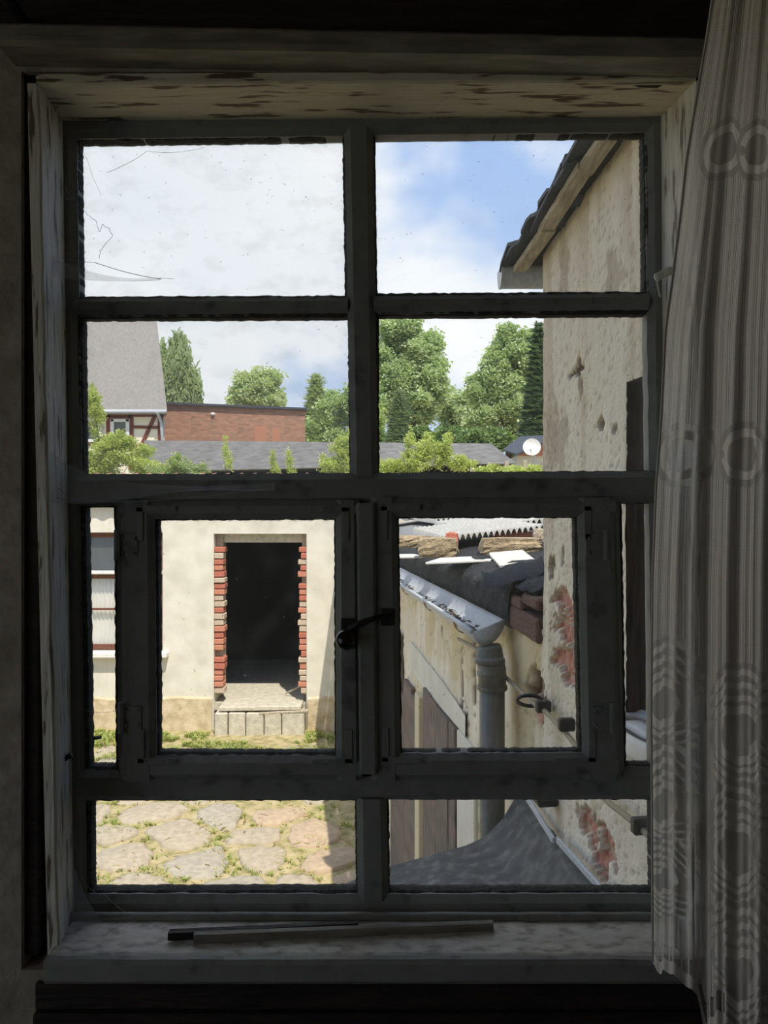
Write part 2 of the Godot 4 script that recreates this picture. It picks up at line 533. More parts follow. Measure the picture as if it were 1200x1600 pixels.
func room() -> void:
	var y0 := 0.75
	var y1 := 5.0
	# front wall round the opening: x -0.515 .. 0.455, y EYE-0.650 .. EYE+0.625
	var b := MB.new()
	for w in [[-1.13, -1.264, -0.515, 0.455, -0.65, 0.625], [-1.262, -1.42, -0.66, 0.58, -0.80, 0.76]]:
		var zm: float = (w[0] + w[1]) * 0.5
		var zt: float = w[0] - w[1]
		for r in [[-2.2, w[2], 0.0, y1], [w[3], 1.9, 0.0, y1], [w[2], w[3], 0.0, EYE + w[4]], [w[2], w[3], EYE + w[5], y1]]:
			b.box(Vector3((r[0] + r[1]) * 0.5, (r[2] + r[3]) * 0.5, zm), Vector3(r[1] - r[0], r[3] - r[2], zt))
	struct("wall_front", b.mesh(M.plaster_in), "old plaster wall round the window")
	b = MB.new()
	for r in [[-1.14, -0.6, y0, y1], [1.7, 2.3, y0, y1], [-0.6, 1.7, y0, 1.7], [-0.6, 1.7, 3.4, y1]]:
		b.box(Vector3(-1.825, (r[2] + r[3]) * 0.5, (r[0] + r[1]) * 0.5), Vector3(0.25, r[3] - r[2], r[1] - r[0]))
	struct("wall_left", b.mesh(M.room))
	slab("wall_right", Vector3(1.5, y0, -1.14), Vector3(1.75, y1, 2.3), M.room)
	slab("wall_back", Vector3(-1.95, y0, 2.3), Vector3(1.75, y1, 2.55), M.room)
	slab("floor", Vector3(-1.95, y0, -1.14), Vector3(1.75, 0.95, 2.55), M.floor)
	slab("ceiling", Vector3(-1.95, 3.65, -1.14), Vector3(1.75, 3.85, 2.55), M.room)
	# the room's other window, in the side wall, which lets daylight in
	var w := Node3D.new()
	w.name = "window_2"
	add_child(w)
	w.position = Vector3(-1.82, 1.7, 0.55)
	w.set_meta("kind", "structure")
	b = MB.new()
	for k in [-0.57, 0.0, 0.55, 1.1, 1.67]:
		b.box(Vector3(-1.82, 2.55, k), Vector3(0.06, 1.7, 0.06), 0.006)
	for k in [1.73, 3.37]:
		b.box(Vector3(-1.82, k, 0.55), Vector3(0.06, 0.06, 2.3), 0.006)
	part("window_frame", b.mesh(M.frame), w)
	for k in [-0.285, 0.275, 0.825, 1.385]:
		b = MB.new()
		b.box(Vector3(-1.83, 2.55, k), Vector3(0.004, 1.6, 0.52))
		part("pane", b.mesh(M.glass), w)
	# dark packing strips round the lining, rail and beam over the window
	b = MB.new()
	b.box(Vector3(-0.505, EYE, -1.17), Vector3(0.022, 1.27, 0.06), 0.002)
	b.box(Vector3(0.450, EYE, -1.17), Vector3(0.012, 1.27, 0.06), 0.002)
	b.box(Vector3(-0.03, EYE + 0.619, -1.17), Vector3(0.95, 0.014, 0.06), 0.002)
	struct("trim_1", b.mesh(M.dark_wood), "dark gap strip between plaster and window lining")
	b = MB.new()
	ragged_bar(b, [Vector2(25, 69), Vector2(1130, 92), Vector2(1130, 122), Vector2(25, 104)], 1.075, 1.13, 0.006, false, 1.0, 5)
	struct("trim_2", b.mesh(M.rail), "pale wooden rail fixed above the window")
	b = MB.new()
	ragged_bar(b, [Vector2(-60, -60), Vector2(1300, -60), Vector2(1300, 84), Vector2(-60, 62)], 1.105, 1.13, 0.006, false, 1.5, 6)
	ragged_bar(b, [Vector2(-60, -420), Vector2(1300, -420), Vector2(1300, -66), Vector2(-60, -66)], 1.10, 1.13, 0.006, false, 1.5, 7)
	struct("trim_3", b.mesh(M.dark_wood), "almost black beam above the window")
	# lining boards
	b = MB.new()
	lining(b, P(104, 198, 1.244), P(119, 1410, 1.244), P(60, 130, 1.13), P(92, 1492, 1.13), Vector3(-0.016, 0, 0))
	struct("trim_4", b.mesh(M.lining), "worn white lining board left of the window")
	b = MB.new()
	lining(b, P(1024, 192, 1.244), P(1036, 1410, 1.244), P(1086, 126, 1.13), P(1090, 1492, 1.13), Vector3(0.012, 0, 0))
	struct("trim_5", b.mesh(M.lining), "worn white lining board right of the window")
	b = MB.new()
	lining(b, P(100, 198, 1.244), P(1026, 192, 1.244), P(56, 131, 1.13), P(1088, 126, 1.13), Vector3(0, 0.014, 0))
	struct("trim_6", b.mesh(M.lining_top), "yellowed lining board over the window, paint flaking")
	# sill board, with a worn rounded front edge
	b = MB.new()
	var rings := []
	for i in 61:
		var x := lerpf(-0.468, 0.50, i / 60.0)
		var wv := nz.get_noise_2d(x * 9.0, 3.0) * 0.003
		var yt := EYE - 0.617
		var ring := PackedVector3Array()
		for k in [[-1.30, 0.002], [-1.115, 0.0 + wv], [-1.100, -0.004 + wv], [-1.094 + wv, -0.012], [-1.095 + wv, -0.030], [-1.102, -0.036], [-1.13, -0.037], [-1.30, -0.037]]:
			ring.append(Vector3(x, yt + k[1], k[0]))
		rings.append(ring)
	b.loft(rings)
	var sill := struct("trim_7", b.mesh(M.sill), "dusty worn window sill board")
	b = MB.new()
	ragged_bar(b, [Vector2(74, 1493), Vector2(1330, 1493), Vector2(1330, 1530), Vector2(76, 1530)], 1.080, 1.0945, 0.005, false, 1.5, 61)
	part("nosing", b.mesh(M.frame), sill)
	# the wall under the sill: dark panel with a skirting ledge far down
	b = MB.new()
	ragged_bar(b, [Vector2(60, 1532), Vector2(1300, 1532), Vector2(1300, 1572), Vector2(60, 1572)], 1.12, 1.13, 0.002, false, 1.0, 8)
	ragged_bar(b, [Vector2(60, 1574), Vector2(1300, 1574), Vector2(1300, 2600), Vector2(60, 2600)], 1.112, 1.13, 0.004, false, 1.0, 9)
	struct("trim_8", b.mesh(M.dark_wood), "dark brown panelling below the sill")

func lining(b: MB, a0: Vector3, a1: Vector3, f0: Vector3, f1: Vector3, th: Vector3) -> void:
	var rings := []
	for i in 41:
		var t := i / 40.0
		var a := a0.lerp(a1, t)
		var f := f0.lerp(f1, t)
		var w := th.normalized() * (nz.get_noise_2d(t * 13.0, f0.x * 9.0) * 0.0025)
		rings.append(PackedVector3Array([a, f + w + Vector3(0, 0, -0.004), f + w + th * 0.15, f + th, a + th]))
	b.loft(rings)

# a bar whose visible face is a quad given where it shows [tl, tr, br, bl]; chamfered, with worn ragged edges
func ragged_bar(b: MB, q: Array, d0: float, d1: float, ch: float, upright: bool, jit: float, sd: int, n := 48) -> void:
	var rings := []
	var e := d1
	for i in n + 1:
		var t := i / float(n)
		var p: Vector2 = q[0].lerp(q[3], t) if upright else q[0].lerp(q[1], t)
		var r: Vector2 = q[1].lerp(q[2], t) if upright else q[3].lerp(q[2], t)
		var across := (r - p).normalized()
		var j1 := nz.get_noise_2d(t * 31.0, sd * 3.7) + 0.6 * nz.get_noise_2d(t * 97.0, sd * 5.1)
		var j2 := nz.get_noise_2d(t * 31.0, sd * 3.7 + 50.0) + 0.6 * nz.get_noise_2d(t * 97.0, sd * 5.1 + 50.0)
		p += across * j1 * jit
		r += across * j2 * jit
		var A := P(p.x, p.y, e)
		var B := P(r.x, r.y, e)
		var u := (B - A).normalized() * minf(ch, (B - A).length() * 0.4)
		var ring := PackedVector3Array()
		for k in [[A, d1], [A, d0 + ch], [A + u, d0], [B - u, d0], [B, d0 + ch], [B, d1]]:
			var pt: Vector3 = k[0]
			ring.append(Vector3(pt.x, pt.y, -k[1]))
		rings.append(ring)
	b.loft(rings)


# ---------------------------------------------------------------- the window
func bar_part(called: String, q: Array, d0: float, d1: float, ch: float, upright: bool, jit: float, sd: int, parent: Node) -> MeshInstance3D:
	var b := MB.new()
	ragged_bar(b, q, d0, d1, ch, upright, jit, sd)
	return part(called, b.mesh(M.frame), parent)

func v4(a: Array) -> Array:
	return [Vector2(a[0], a[1]), Vector2(a[2], a[3]), Vector2(a[4], a[5]), Vector2(a[6], a[7])]

func pane(q: Array, d: float, parent: Node, dust: Material) -> void:
	var b := MB.new()
	var f := []
	for p in q:
		f.append(P(p.x, p.y, d))
	b.quad(f[0], f[1], f[2], f[3], Vector3(0, 0, 1))
	var o := part("pane", b.mesh(M.glass), parent)
	b = MB.new()
	var z := Vector3(0, 0, -0.003)
	b.quad_uv([f[0] + z, f[1] + z, f[2] + z, f[3] + z], [Vector2(0, 0), Vector2(1, 0), Vector2(1, 1), Vector2(0, 1)], Vector3(0, 0, -1))
	var du := part("dust", b.mesh(dust), o if not parent is MeshInstance3D else parent)
	du.set_meta("kind", "stuff")

func putty(q: Array, d0: float, d1: float, sd: int, parent: Node) -> void:
	var b := MB.new()
	var t := 7.0
	var a: Vector2 = q[0]
	var c: Vector2 = q[1]
	var e: Vector2 = q[2]
	var f: Vector2 = q[3]
	for k in [[[a + Vector2(-14, -t), c + Vector2(14, -t), c + Vector2(14, 2), a + Vector2(-14, 2)], false], [[f + Vector2(-14, -2), e + Vector2(14, -2), e + Vector2(14, t), f + Vector2(-14, t)], false], [[a + Vector2(-t, -14), a + Vector2(2, -14), f + Vector2(2, 14), f + Vector2(-t, 14)], true], [[c + Vector2(-2, -14), c + Vector2(t, -14), e + Vector2(t, 14), e + Vector2(-2, 14)], true]]:
		ragged_bar(b, k[0], d0, d1, 0.006, k[1], 1.7, sd, 60)
		sd += 1
	part("putty", b.mesh(M.putty), parent)

func window_unit() -> void:
	var w := Node3D.new()
	w.name = "window_1"
	add_child(w)
	w.position = P(600, 1426, 1.25)
	w.set_meta("kind", "structure")
	w.set_meta("label", "old eight-light window with a pair of small casements, grey peeling paint")
	var a := 1.228
	var z := 1.262
	var c := 0.010
	bar_part("stile", v4([86, 180, 128, 180, 149, 1440, 86, 1440]), a, z, c, true, 1.2, 1, w)
	bar_part("stile", v4([1000, 180, 1052, 180, 1052, 1440, 1013, 1440]), a, z, c, true, 1.2, 2, w)
	bar_part("head_rail", v4([86, 180, 1052, 180, 1052, 217, 86, 229]), a - 0.001, z, c, false, 1.0, 3, w)
	bar_part("mullion", v4([539, 214, 583, 214, 591, 745, 549, 745]), a - 0.002, z, c, true, 1.0, 4, w)
	bar_part("glazing_bar", v4([127, 471, 545, 469, 545, 498, 127, 501]), a, z, c, false, 1.5, 5, w)
	bar_part("glazing_bar", v4([584, 467, 1004, 463, 1004, 493, 584, 497]), a, z, c, false, 1.5, 6, w)
	bar_part("transom", v4([128, 743, 1014, 738, 1014, 786, 128, 791]), a - 0.006, z, c, false, 1.2, 7, w)
	bar_part("transom", v4([134, 1194, 1016, 1190, 1016, 1240, 134, 1242]), a - 0.001, z, c, false, 1.2, 8, w)
	bar_part("mullion", v4([558, 1236, 604, 1236, 607, 1392, 560, 1392]), a - 0.002, z, c, true, 1.0, 9, w)
	bar_part("sill_rail", v4([86, 1384, 1052, 1384, 1052, 1445, 86, 1445]), a - 0.003, z, c, false, 1.0, 10, w)
	bar_part("post", v4([188, 786, 226, 786, 226, 1198, 191, 1198]), a, z, c, true, 1.0, 11, w)
	bar_part("post", v4([932, 782, 962, 782, 970, 1198, 936, 1198]), a, z, c, true, 1.0, 12, w)
	bar_part("post", v4([553, 786, 590, 786, 595, 1198, 556, 1198]), a + 0.004, z, c, true, 0.5, 13, w)
	var b := MB.new()
	b.smooth = true
	var path := []
	for i in 40:
		path.append(P(lerpf(108, 1040, i / 39.0), 1433 + nz.get_noise_1d(i * 0.9) * 1.5, 1.205))
	b.tube(path, 0.0075, 8)
	part("bead", b.mesh(M.frame), w)
	# dirty panes
	var dl := dust_mat(101, 0.14, 0.16, 120, 0.25)
	var dr := dust_mat(102, 0.07, 0.06, 70, 0.18)
	var dm := dust_mat(103, 0.20, 0.14, 60, 0.25)
	var dc := dust_mat(104, 0.035, 0.10, 70, 0.25)
	var gd := 1.254
	pane(v4([120, 220, 548, 218, 550, 478, 120, 480]), gd, w, dl)
	pane(v4([574, 212, 1010, 208, 1012, 474, 576, 476]), gd, w, dr)
	pane(v4([122, 490, 556, 490, 558, 752, 124, 752]), gd, w, dm)
	pane(v4([578, 488, 1014, 484, 1016, 748, 580, 750]), gd, w, dr)
	pane(v4([128, 780, 198, 780, 202, 1204, 132, 1204]), gd, w, dc)
	pane(v4([952, 776, 1020, 776, 1022, 1200, 956, 1200]), gd, w, dc)
	pane(v4([138, 1232, 570, 1232, 574, 1394, 140, 1394]), gd, w, dc)
	pane(v4([594, 1232, 1022, 1232, 1026, 1394, 596, 1394]), gd, w, dc)
	var pn := [[128, 228, 538, 222, 542, 469, 131, 471], [584, 219, 1000, 217, 1003, 463, 588, 466], [134, 501, 546, 499, 549, 742, 137, 744], [590, 497, 1006, 494, 1011, 738, 591, 742], [139, 791, 187, 790, 190, 1193, 146, 1193], [963, 785, 1012, 785, 1014, 1190, 971, 1190], [148, 1242, 557, 1241, 559, 1383, 149, 1384], [605, 1240, 1012, 1240, 1014, 1384, 607, 1384]]
	for k in pn.size():
		putty(v4(pn[k]), 1.236, 1.2625, 200 + k * 5, w)
	# casements
	var ca := 1.212
	var cz := 1.248
	for s in [0, 1]:
		var o := MeshInstance3D.new()
		var q := [[198, 782, 563, 782, 563, 811, 198, 811], [198, 1172, 563, 1172, 567, 1208, 200, 1208], [198, 782, 249, 782, 253, 1208, 200, 1208], [526, 782, 563, 782, 567, 1208, 527, 1208]]
		if s == 1:
			q = [[578, 778, 952, 778, 952, 808, 578, 808], [580, 1169, 955, 1168, 958, 1206, 580, 1208], [578, 778, 620, 778, 626, 1208, 580, 1208], [895, 778, 950, 778, 962, 1208, 904, 1208]]
		b = MB.new()
		ragged_bar(b, v4(q[2]), ca, cz, 0.009, true, 0.7, 20 + s * 5)
		o = part("casement", b.mesh(M.frame), w, "left opening casement" if s == 0 else "right opening casement")
		bar_part("top_rail", v4(q[0]), ca + 0.0005, cz, 0.009, false, 0.7, 21 + s * 5, o)
		bar_part("bottom_rail", v4(q[1]), ca + 0.0005, cz, 0.009, false, 1.4, 22 + s * 5, o)
		bar_part("stile", v4(q[3]), ca, cz, 0.009, true, 0.7, 23 + s * 5, o)
		pane(v4([240, 800, 536, 800, 536, 1182, 240, 1182] if s == 0 else [610, 796, 906, 796, 914, 1180, 616, 1180]), 1.236, o, dc)
		putty(v4([250, 811, 525, 810, 526, 1172, 252, 1171] if s == 0 else [621, 808, 894, 807, 903, 1169, 626, 1171]), 1.222, 1.2455, 260 + s * 5, o)
		# wrought hinges, corner irons and screws
		var hx := [200, 206] if s == 0 else [930, 940]
		for y in [852, 1122]:
			b = MB.new()
			var x: float = hx[0] if y < 1000 else hx[1]
			b.box(P(x, y, ca - 0.001), Vector3(0.030, 0.036, 0.0025), 0.0008)
			b.tube([P(x + (-17 if s == 0 else 17), y - 24, ca - 0.005), P(x + (-17 if s == 0 else 17), y + 24, ca - 0.005)], 0.005, 8)
			for k in [[-9, -11], [9, -11], [-9, 11], [9, 11]]:
				b.lathe(P(x + k[0], y + k[1], ca - 0.004), Vector3(0, 0, 1), [[0.0, -0.001], [0.003, 0.0], [0.002, 0.0012], [0.0, 0.0015]], 8)
			part("hinge", b.mesh(M.frame), o)
		var cx := [[218, 795], [540, 795], [220, 1190], [545, 1190]] if s == 0 else [[600, 793], [918, 793], [602, 1188], [925, 1188]]
		for k in cx:
			b = MB.new()
			var inw: float = 1.0 if k[0] < (380 if s == 0 else 760) else -1.0
			var dn: float = 1.0 if k[1] < 1000 else -1.0
			b.box(P(k[0] + inw * 26, k[1], ca - 0.001), Vector3(0.062, 0.010, 0.0025), 0.0008)
			b.box(P(k[0], k[1] + dn * 24, ca - 0.001), Vector3(0.011, 0.052, 0.0025), 0.0008)
			for t in [8, 34, 54]:
				b.lathe(P(k[0] + inw * t, k[1], ca - 0.002), Vector3(0, 0, 1), [[0.0, -0.001], [0.003, 0.0], [0.002, 0.0012], [0.0, 0.0015]], 8)
			part("corner_iron", b.mesh(M.frame), o)
	# cover strip over the gap, turn knob and latch hook
	bar_part("cover_strip", v4([557, 786, 586, 786, 590, 1206, 562, 1206]), 1.203, 1.214, 0.004, true, 0.7, 33, w)
	b = MB.new()
	b.smooth = true
	b.lathe(P(541, 1002, 1.205), Vector3(0.0, 0.25, 1).normalized(), [[0.0, -0.012], [0.012, -0.012], [0.013, -0.004], [0.007, 0.0], [0.006, 0.012], [0.010, 0.017], [0.0145, 0.024], [0.0145, 0.031], [0.010, 0.037], [0.0, 0.038]], 20)
	part("knob", b.mesh(M.black), w, "black knob")
	b = MB.new()
	b.box(P(543, 990, 1.207), Vector3(0.020, 0.046, 0.004), 0.001)
	b.tube([P(545, 985, 1.200), P(560, 975, 1.198), P(585, 966, 1.198), P(610, 962, 1.203)], [0.005, 0.005, 0.004, 0.003], 8)
	b.box(P(606, 964, 1.208), Vector3(0.022, 0.026, 0.006), 0.0015)
	part("latch", b.mesh(M.iron), w)


# ---------------------------------------------------------------- the courtyard ground
func soil_height(x: float, z: float) -> float:
	return nz.get_noise_2d(x * 1.7, z * 1.7) * 0.012 + nz.get_noise_2d(x * 7.0, z * 7.0) * 0.006

func ground() -> void:
	# one surface, fine where it is seen close, out to the trees
	var st := SurfaceTool.new()
	st.begin(Mesh.PRIMITIVE_TRIANGLES)
	var xs := [-70.0, -40.0, -20.0, -10.0, -6.0]
	for i in 66:
		xs.append(-4.5 + i * 0.09)
	xs.append_array([2.0, 4.0, 10.0, 25.0, 60.0])
	var ds := [-6.0, 1.2, 2.5, 4.0]
	for i in 72:
		ds.append(4.6 + i * 0.085)
	ds.append_array([12.0, 15.0, 25.0, 45.0, 90.0])
	for d in ds:
		for x in xs:
			var near: float = 1.0 if d > 4.2 and d < 10.8 and x > -5.0 and x < 1.6 else 0.0
			st.set_uv(Vector2(x, d))
			st.add_vertex(Vector3(x, soil_height(x, -d) * near, -d))
	var nx := xs.size()
	for j in ds.size() - 1:
		for i in nx - 1:
			var k := j * nx + i
			for t in [k, k + nx, k + 1, k + 1, k + nx, k + nx + 1]:
				st.add_index(t)
	st.generate_normals()
	st.set_material(M.soil)
	var g := struct("ground", st.commit(), "yellowish trodden earth of the courtyard")
	# flat fieldstones sunk in the earth: cells of a jittered grid, shrunk and rounded
	var cells := []
	var sx := 0.56
	var sz := 0.47
	for j in 12:
		for i in 11:
			var off := 0.28 if j % 2 else 0.0
			cells.append(Vector2(-4.3 + i * sx + off + rng.randf_range(-0.17, 0.17), 4.5 + j * sz + rng.randf_range(-0.14, 0.14)))
	for i in cells.size():
		var p: Vector2 = cells[i]
		if p.y < 4.8 or p.y > 9.5 or p.x > X0 - SK * p.y - 0.25:
			continue
		if rng.randf() < 0.06:
			continue
		var poly := PackedVector2Array([p + Vector2(-0.42, -0.36), p + Vector2(0.42, -0.36), p + Vector2(0.42, 0.36), p + Vector2(-0.42, 0.36)])
		for j in cells.size():
			if j == i or cells[j].distance_to(p) > 1.3:
				continue
			var mid: Vector2 = (p + cells[j]) * 0.5
			var n: Vector2 = (cells[j] - p).normalized()
			mid -= n * rng.randf_range(0.020, 0.060)
			var t := Vector2(-n.y, n.x)
			var half := PackedVector2Array([mid + t * 4.0, mid - t * 4.0, mid - t * 4.0 - n * 8.0, mid + t * 4.0 - n * 8.0])
			var cut := Geometry2D.intersect_polygons(poly, half)
			if cut.is_empty():
				poly = PackedVector2Array()
				break
			poly = cut[0]
		if poly.size() < 3:
			continue
		for k in 2:     # round the corners
			var r := PackedVector2Array()
			for m in poly.size():
				var a := poly[m]
				var c := poly[(m + 1) % poly.size()]
				r.append(a.lerp(c, 0.25)); r.append(a.lerp(c, 0.75))
			poly = r
		var b := MB.new()
		var tilt := Vector2(rng.randf_range(-0.03, 0.03), rng.randf_range(-0.03, 0.03))
		var y := soil_height(p.x, -p.y) + rng.randf_range(0.010, 0.026)
		var low := PackedVector3Array()
		var mid3 := PackedVector3Array()
		var top := PackedVector3Array()
		for m in poly.size():
			var q := poly[m] + Vector2(nz.get_noise_2d(poly[m].x * 9.0, poly[m].y * 9.0), nz.get_noise_2d(poly[m].y * 9.0, poly[m].x * 9.0 + 30.0)) * 0.05
			var s := q.lerp(p, 0.05)
			var s2 := q.lerp(p, 0.16)
			low.append(Vector3(q.x, y - 0.07, -q.y))
			mid3.append(Vector3(s.x, y + tilt.dot(s - p), -s.y))
			top.append(Vector3(s2.x, y + 0.008 + tilt.dot(s2 - p) + nz.get_noise_2d(s2.x * 6.0, s2.y * 6.0) * 0.006, -s2.y))
		b.loft([low, mid3, top])
		b.smooth = true
		part("paving_stone", b.mesh(M.stones[rng.randi() % 3]), g)
	# grass: short blades in the joints and a weedy strip by the far wall
	var blade := MB.new()
	for k in 7:
		var a := rng.randf() * TAU
		var dv := Vector3(cos(a), 0, sin(a))
		var sd := Vector3(-sin(a), 0, cos(a)) * 0.10
		var o := dv * rng.randf_range(0.0, 0.25)
		var m := o + dv * 0.22 + Vector3.UP * rng.randf_range(0.5, 0.75)
		var t := o + dv * rng.randf_range(0.5, 0.8) + Vector3.UP * rng.randf_range(0.75, 1.1)
		blade.quad(o - sd, o + sd, m + sd * 0.8, m - sd * 0.8, Vector3.UP + dv)
		blade.tri(m - sd * 0.8, m + sd * 0.8, t, Vector3.UP + dv)
	var bm := blade.mesh(M.leaf)
	var xf := []
	var cols := []
	for i in 9000:
		var d := 0.0
		var x := 0.0
		if i < 2600:      # strip along the far wall
			d = rng.randf_range(8.9, 10.05)
			x = rng.randf_range(-4.2, -0.4)
			if nz.get_noise_2d(x * 1.3, d * 2.2 + 9.0) < -0.02: continue
			if x > -2.2 and x < -0.95 and d > 9.6: continue
		else:
			d = rng.randf_range(5.0, 9.2)
			x = rng.randf_range(-4.0, 0.1)
			if nz.get_noise_2d(x * 1.6 + 40.0, d * 1.9) + 0.6 * nz.get_noise_2d(x * 6.0, d * 6.0) < 0.12: continue
		if x > X0 - SK * d - 0.05: continue
		var s := rng.randf_range(0.018, 0.045) * (1.7 if i < 2600 else 1.0)
		xf.append(Transform3D(Basis(Vector3.UP, rng.randf() * TAU).scaled(Vector3(s * 1.3, s, s * 1.3)), Vector3(x, soil_height(x, -d) - 0.004, -d)))
		var k := rng.randf()
		cols.append(lin(0.60, 0.68, 0.36).lerp(lin(0.76, 0.74, 0.48), k))
	var gr := scatter(numbered("grass"), bm, xf, cols, self)
	gr.set_meta("label", "short green grass and weeds growing between the courtyard stones")
	gr.set_meta("category", "grass")
	# dry straw and leaf scraps
	var sb := MB.new()
	sb.box(Vector3.ZERO, Vector3(1, 0.08, 0.16))
	xf = []
	cols = []
	for i in 420:
		var d := rng.randf_range(5.2, 9.6)
		var x := rng.randf_range(-4.0, 0.0)
		if x > X0 - SK * d - 0.05: continue
		xf.append(Transform3D(Basis(Vector3.UP, rng.randf() * TAU).rotated(Vector3.RIGHT, rng.randf_range(-0.2, 0.2)).scaled(Vector3.ONE * rng.randf_range(0.02, 0.07)), Vector3(x, 0.028, -d)))
		cols.append(lin(0.82, 0.76, 0.56).lerp(lin(0.62, 0.50, 0.34), rng.randf()))
	var lt := scatter(numbered("straw"), sb.mesh(M.leaf), xf, cols, self)
	lt.set_meta("label", "pale straw scraps strewn over the courtyard stones")
	lt.set_meta("category", "straw")


# ---------------------------------------------------------------- the building across the yard
func facade() -> void:
	var D := 10.2
	var o := thing("outbuilding", "cream plastered outbuilding across the yard with an open brick-edged doorway", "building", Vector3(-2.5, 0, -D))
	var fx := func(px: float) -> float: return (px - 600.0) / F * D
	var fy := func(py: float) -> float: return EYE + (800.0 - py) / F * D
	var dl: float = fx.call(334)
	var dr: float = fx.call(479)
	var dt: float = fy.call(834)
	var wl: float = fx.call(112)
	var wr: float = fx.call(254)
	var wt: float = fy.call(832)
	var wb: float = fy.call(1020)
	var top: float = fy.call(778)
	var L := -7.5
	var R := 0.9
	var b := MB.new()
	var zc := -(D + 0.19)
	for r in [[L, wl, 0.0, top], [wl, wr, 0.0, wb], [wl, wr, wt, top], [wr, dl, 0.0, top], [dl, dr, dt, top], [dr, R, 0.0, top]]:
		b.box(Vector3((r[0] + r[1]) * 0.5, (r[2] + r[3]) * 0.5, zc), Vector3(r[1] - r[0], r[3] - r[2], 0.38))
	b.box(Vector3(L + 0.15, top * 0.5, -12.6), Vector3(0.3, top, 4.6))
	b.box(Vector3(R - 0.15, top * 0.5, -12.6), Vector3(0.3, top, 4.6))
	b.box(Vector3((L + R) * 0.5, top * 0.5, -14.9), Vector3(R - L, top, 0.3))
	part("wall", b.mesh(M.plaster_out), o)
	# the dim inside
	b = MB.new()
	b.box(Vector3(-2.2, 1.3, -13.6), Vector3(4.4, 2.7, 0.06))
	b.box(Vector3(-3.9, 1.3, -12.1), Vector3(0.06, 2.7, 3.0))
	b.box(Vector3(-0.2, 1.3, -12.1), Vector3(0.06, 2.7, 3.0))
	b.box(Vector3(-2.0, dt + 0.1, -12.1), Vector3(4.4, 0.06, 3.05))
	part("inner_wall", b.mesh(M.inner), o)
	# plinth with a sagging upper edge
	for r in [[L, dl - 0.02], [dr + 0.02, R]]:
		b = MB.new()
		var rings := []
		for i in 41:
			var x := lerpf(r[0], r[1], i / 40.0)
			var y: float = fy.call(1090) + nz.get_noise_1d(x * 2.0) * 0.03
			rings.append(PackedVector3Array([Vector3(x, -0.1, -D + 0.035), Vector3(x, y - 0.012, -D + 0.03), Vector3(x, y + 0.02, -D - 0.01), Vector3(x, -0.1, -D - 0.01)]))
		b.loft(rings)
		part("plinth", b.mesh(M.plinth), o)
	# lintel
	b = MB.new()
	b.box(Vector3((dl + dr) * 0.5, dt - 0.055, -(D + 0.26)), Vector3(dr - dl + 0.02, 0.125, 0.24), 0.008)
	part("lintel", b.mesh(M.concrete), o)
	# exposed brick jambs, one brick at a time
	var y: float = fy.call(1084)
	var row := 0
	while y < dt - 0.17:
		var h := rng.randf_range(0.062, 0.072)
		for s in 2:
			if rng.randf() < 0.07 and row > 2:
				continue
			b = MB.new()
			var w := (0.125 if s == 0 else 0.085) + rng.randf_range(-0.014, 0.012) + (0.02 if row % 2 else 0.0) * s
			var x: float = dl + w * 0.5 if s == 0 else dr - w * 0.5
			b.box(Vector3(x, y + h * 0.5, -(D + 0.115 + rng.randf_range(-0.012, 0.012))), Vector3(w, h, 0.19), 0.007, Basis(Vector3.BACK, rng.randf_range(-0.03, 0.03)))
			var k := rng.randf()
			part("brick", b.mesh(M.bricks[0 if k < 0.38 else 1 if k < 0.72 else 2]), o)
		y += h + 0.012
		row += 1
	b = MB.new()
	b.box(Vector3(dl + 0.05, (dt + 0.43) * 0.5, -(D + 0.2)), Vector3(0.10, dt - 0.43, 0.18))
	b.box(Vector3(dr - 0.035, (dt + 0.43) * 0.5, -(D + 0.2)), Vector3(0.07, dt - 0.43, 0.18))
	part("mortar", b.mesh(M.mortar), o)
	# threshold slab, its boards and the stone blocks below
	var sy := EYE - 305.0 / F * 10.0
	b = MB.new()
	b.box(Vector3((dl + dr) * 0.5 - 0.02, sy - 0.05, -11.75), Vector3(dr - dl + 1.2, 0.1, 3.0))
	part("inner_floor", b.mesh(M.concrete), o)
	b = MB.new()
	b.box(Vector3((dl + dr) * 0.5 + 0.03, sy - 0.012, -10.22), Vector3(dr - dl - 0.16, 0.055, 0.50), 0.010, Basis(Vector3.BACK, 0.016))
	part("threshold", b.mesh(M.concrete), o)
	b = MB.new()
	b.box(Vector3(dr - 0.26, sy - 0.055, -9.99), Vector3(0.62, 0.026, 0.10), 0.005, Basis(Vector3.BACK, 0.05))
	part("threshold_board", b.mesh(M.board), o)
	b = MB.new()
	b.tube([Vector3(dr - 0.32, sy + 0.03, -10.62), Vector3(dr - 0.1, sy + 0.16, -10.5)], 0.012, 6)
	part("stick", b.mesh(M.board), o)
	var x := dl + 0.06
	for w in [0.17, 0.22, 0.23, 0.22, 0.29]:
		b = MB.new()
		b.box(Vector3(x + w * 0.5, (sy - 0.06) * 0.5 - 0.02, -10.07), Vector3(w - 0.012, sy - 0.02, 0.26 + rng.randf_range(-0.02, 0.02)), 0.012)
		part("step_block", b.mesh(M.concrete), o)
		x += w
	# window: brown frame, dark upper lights, lace behind the lower ones
	var win := MB.new()
	var zf := -(D + 0.10)
	var fw := 0.06
	for k in [wl + 0.03, (wl + wr) * 0.5, wr - 0.03]:
		win.box(Vector3(k, (wt + wb) * 0.5, zf), Vector3(fw if k != (wl + wr) * 0.5 else 0.085, wt - wb, 0.06), 0.006)
	for k in [wt - 0.03, wb + 0.06, fy.call(897) - 0.03]:
		win.box(Vector3((wl + wr) * 0.5, k, zf), Vector3(wr - wl, 0.07, 0.06), 0.006)
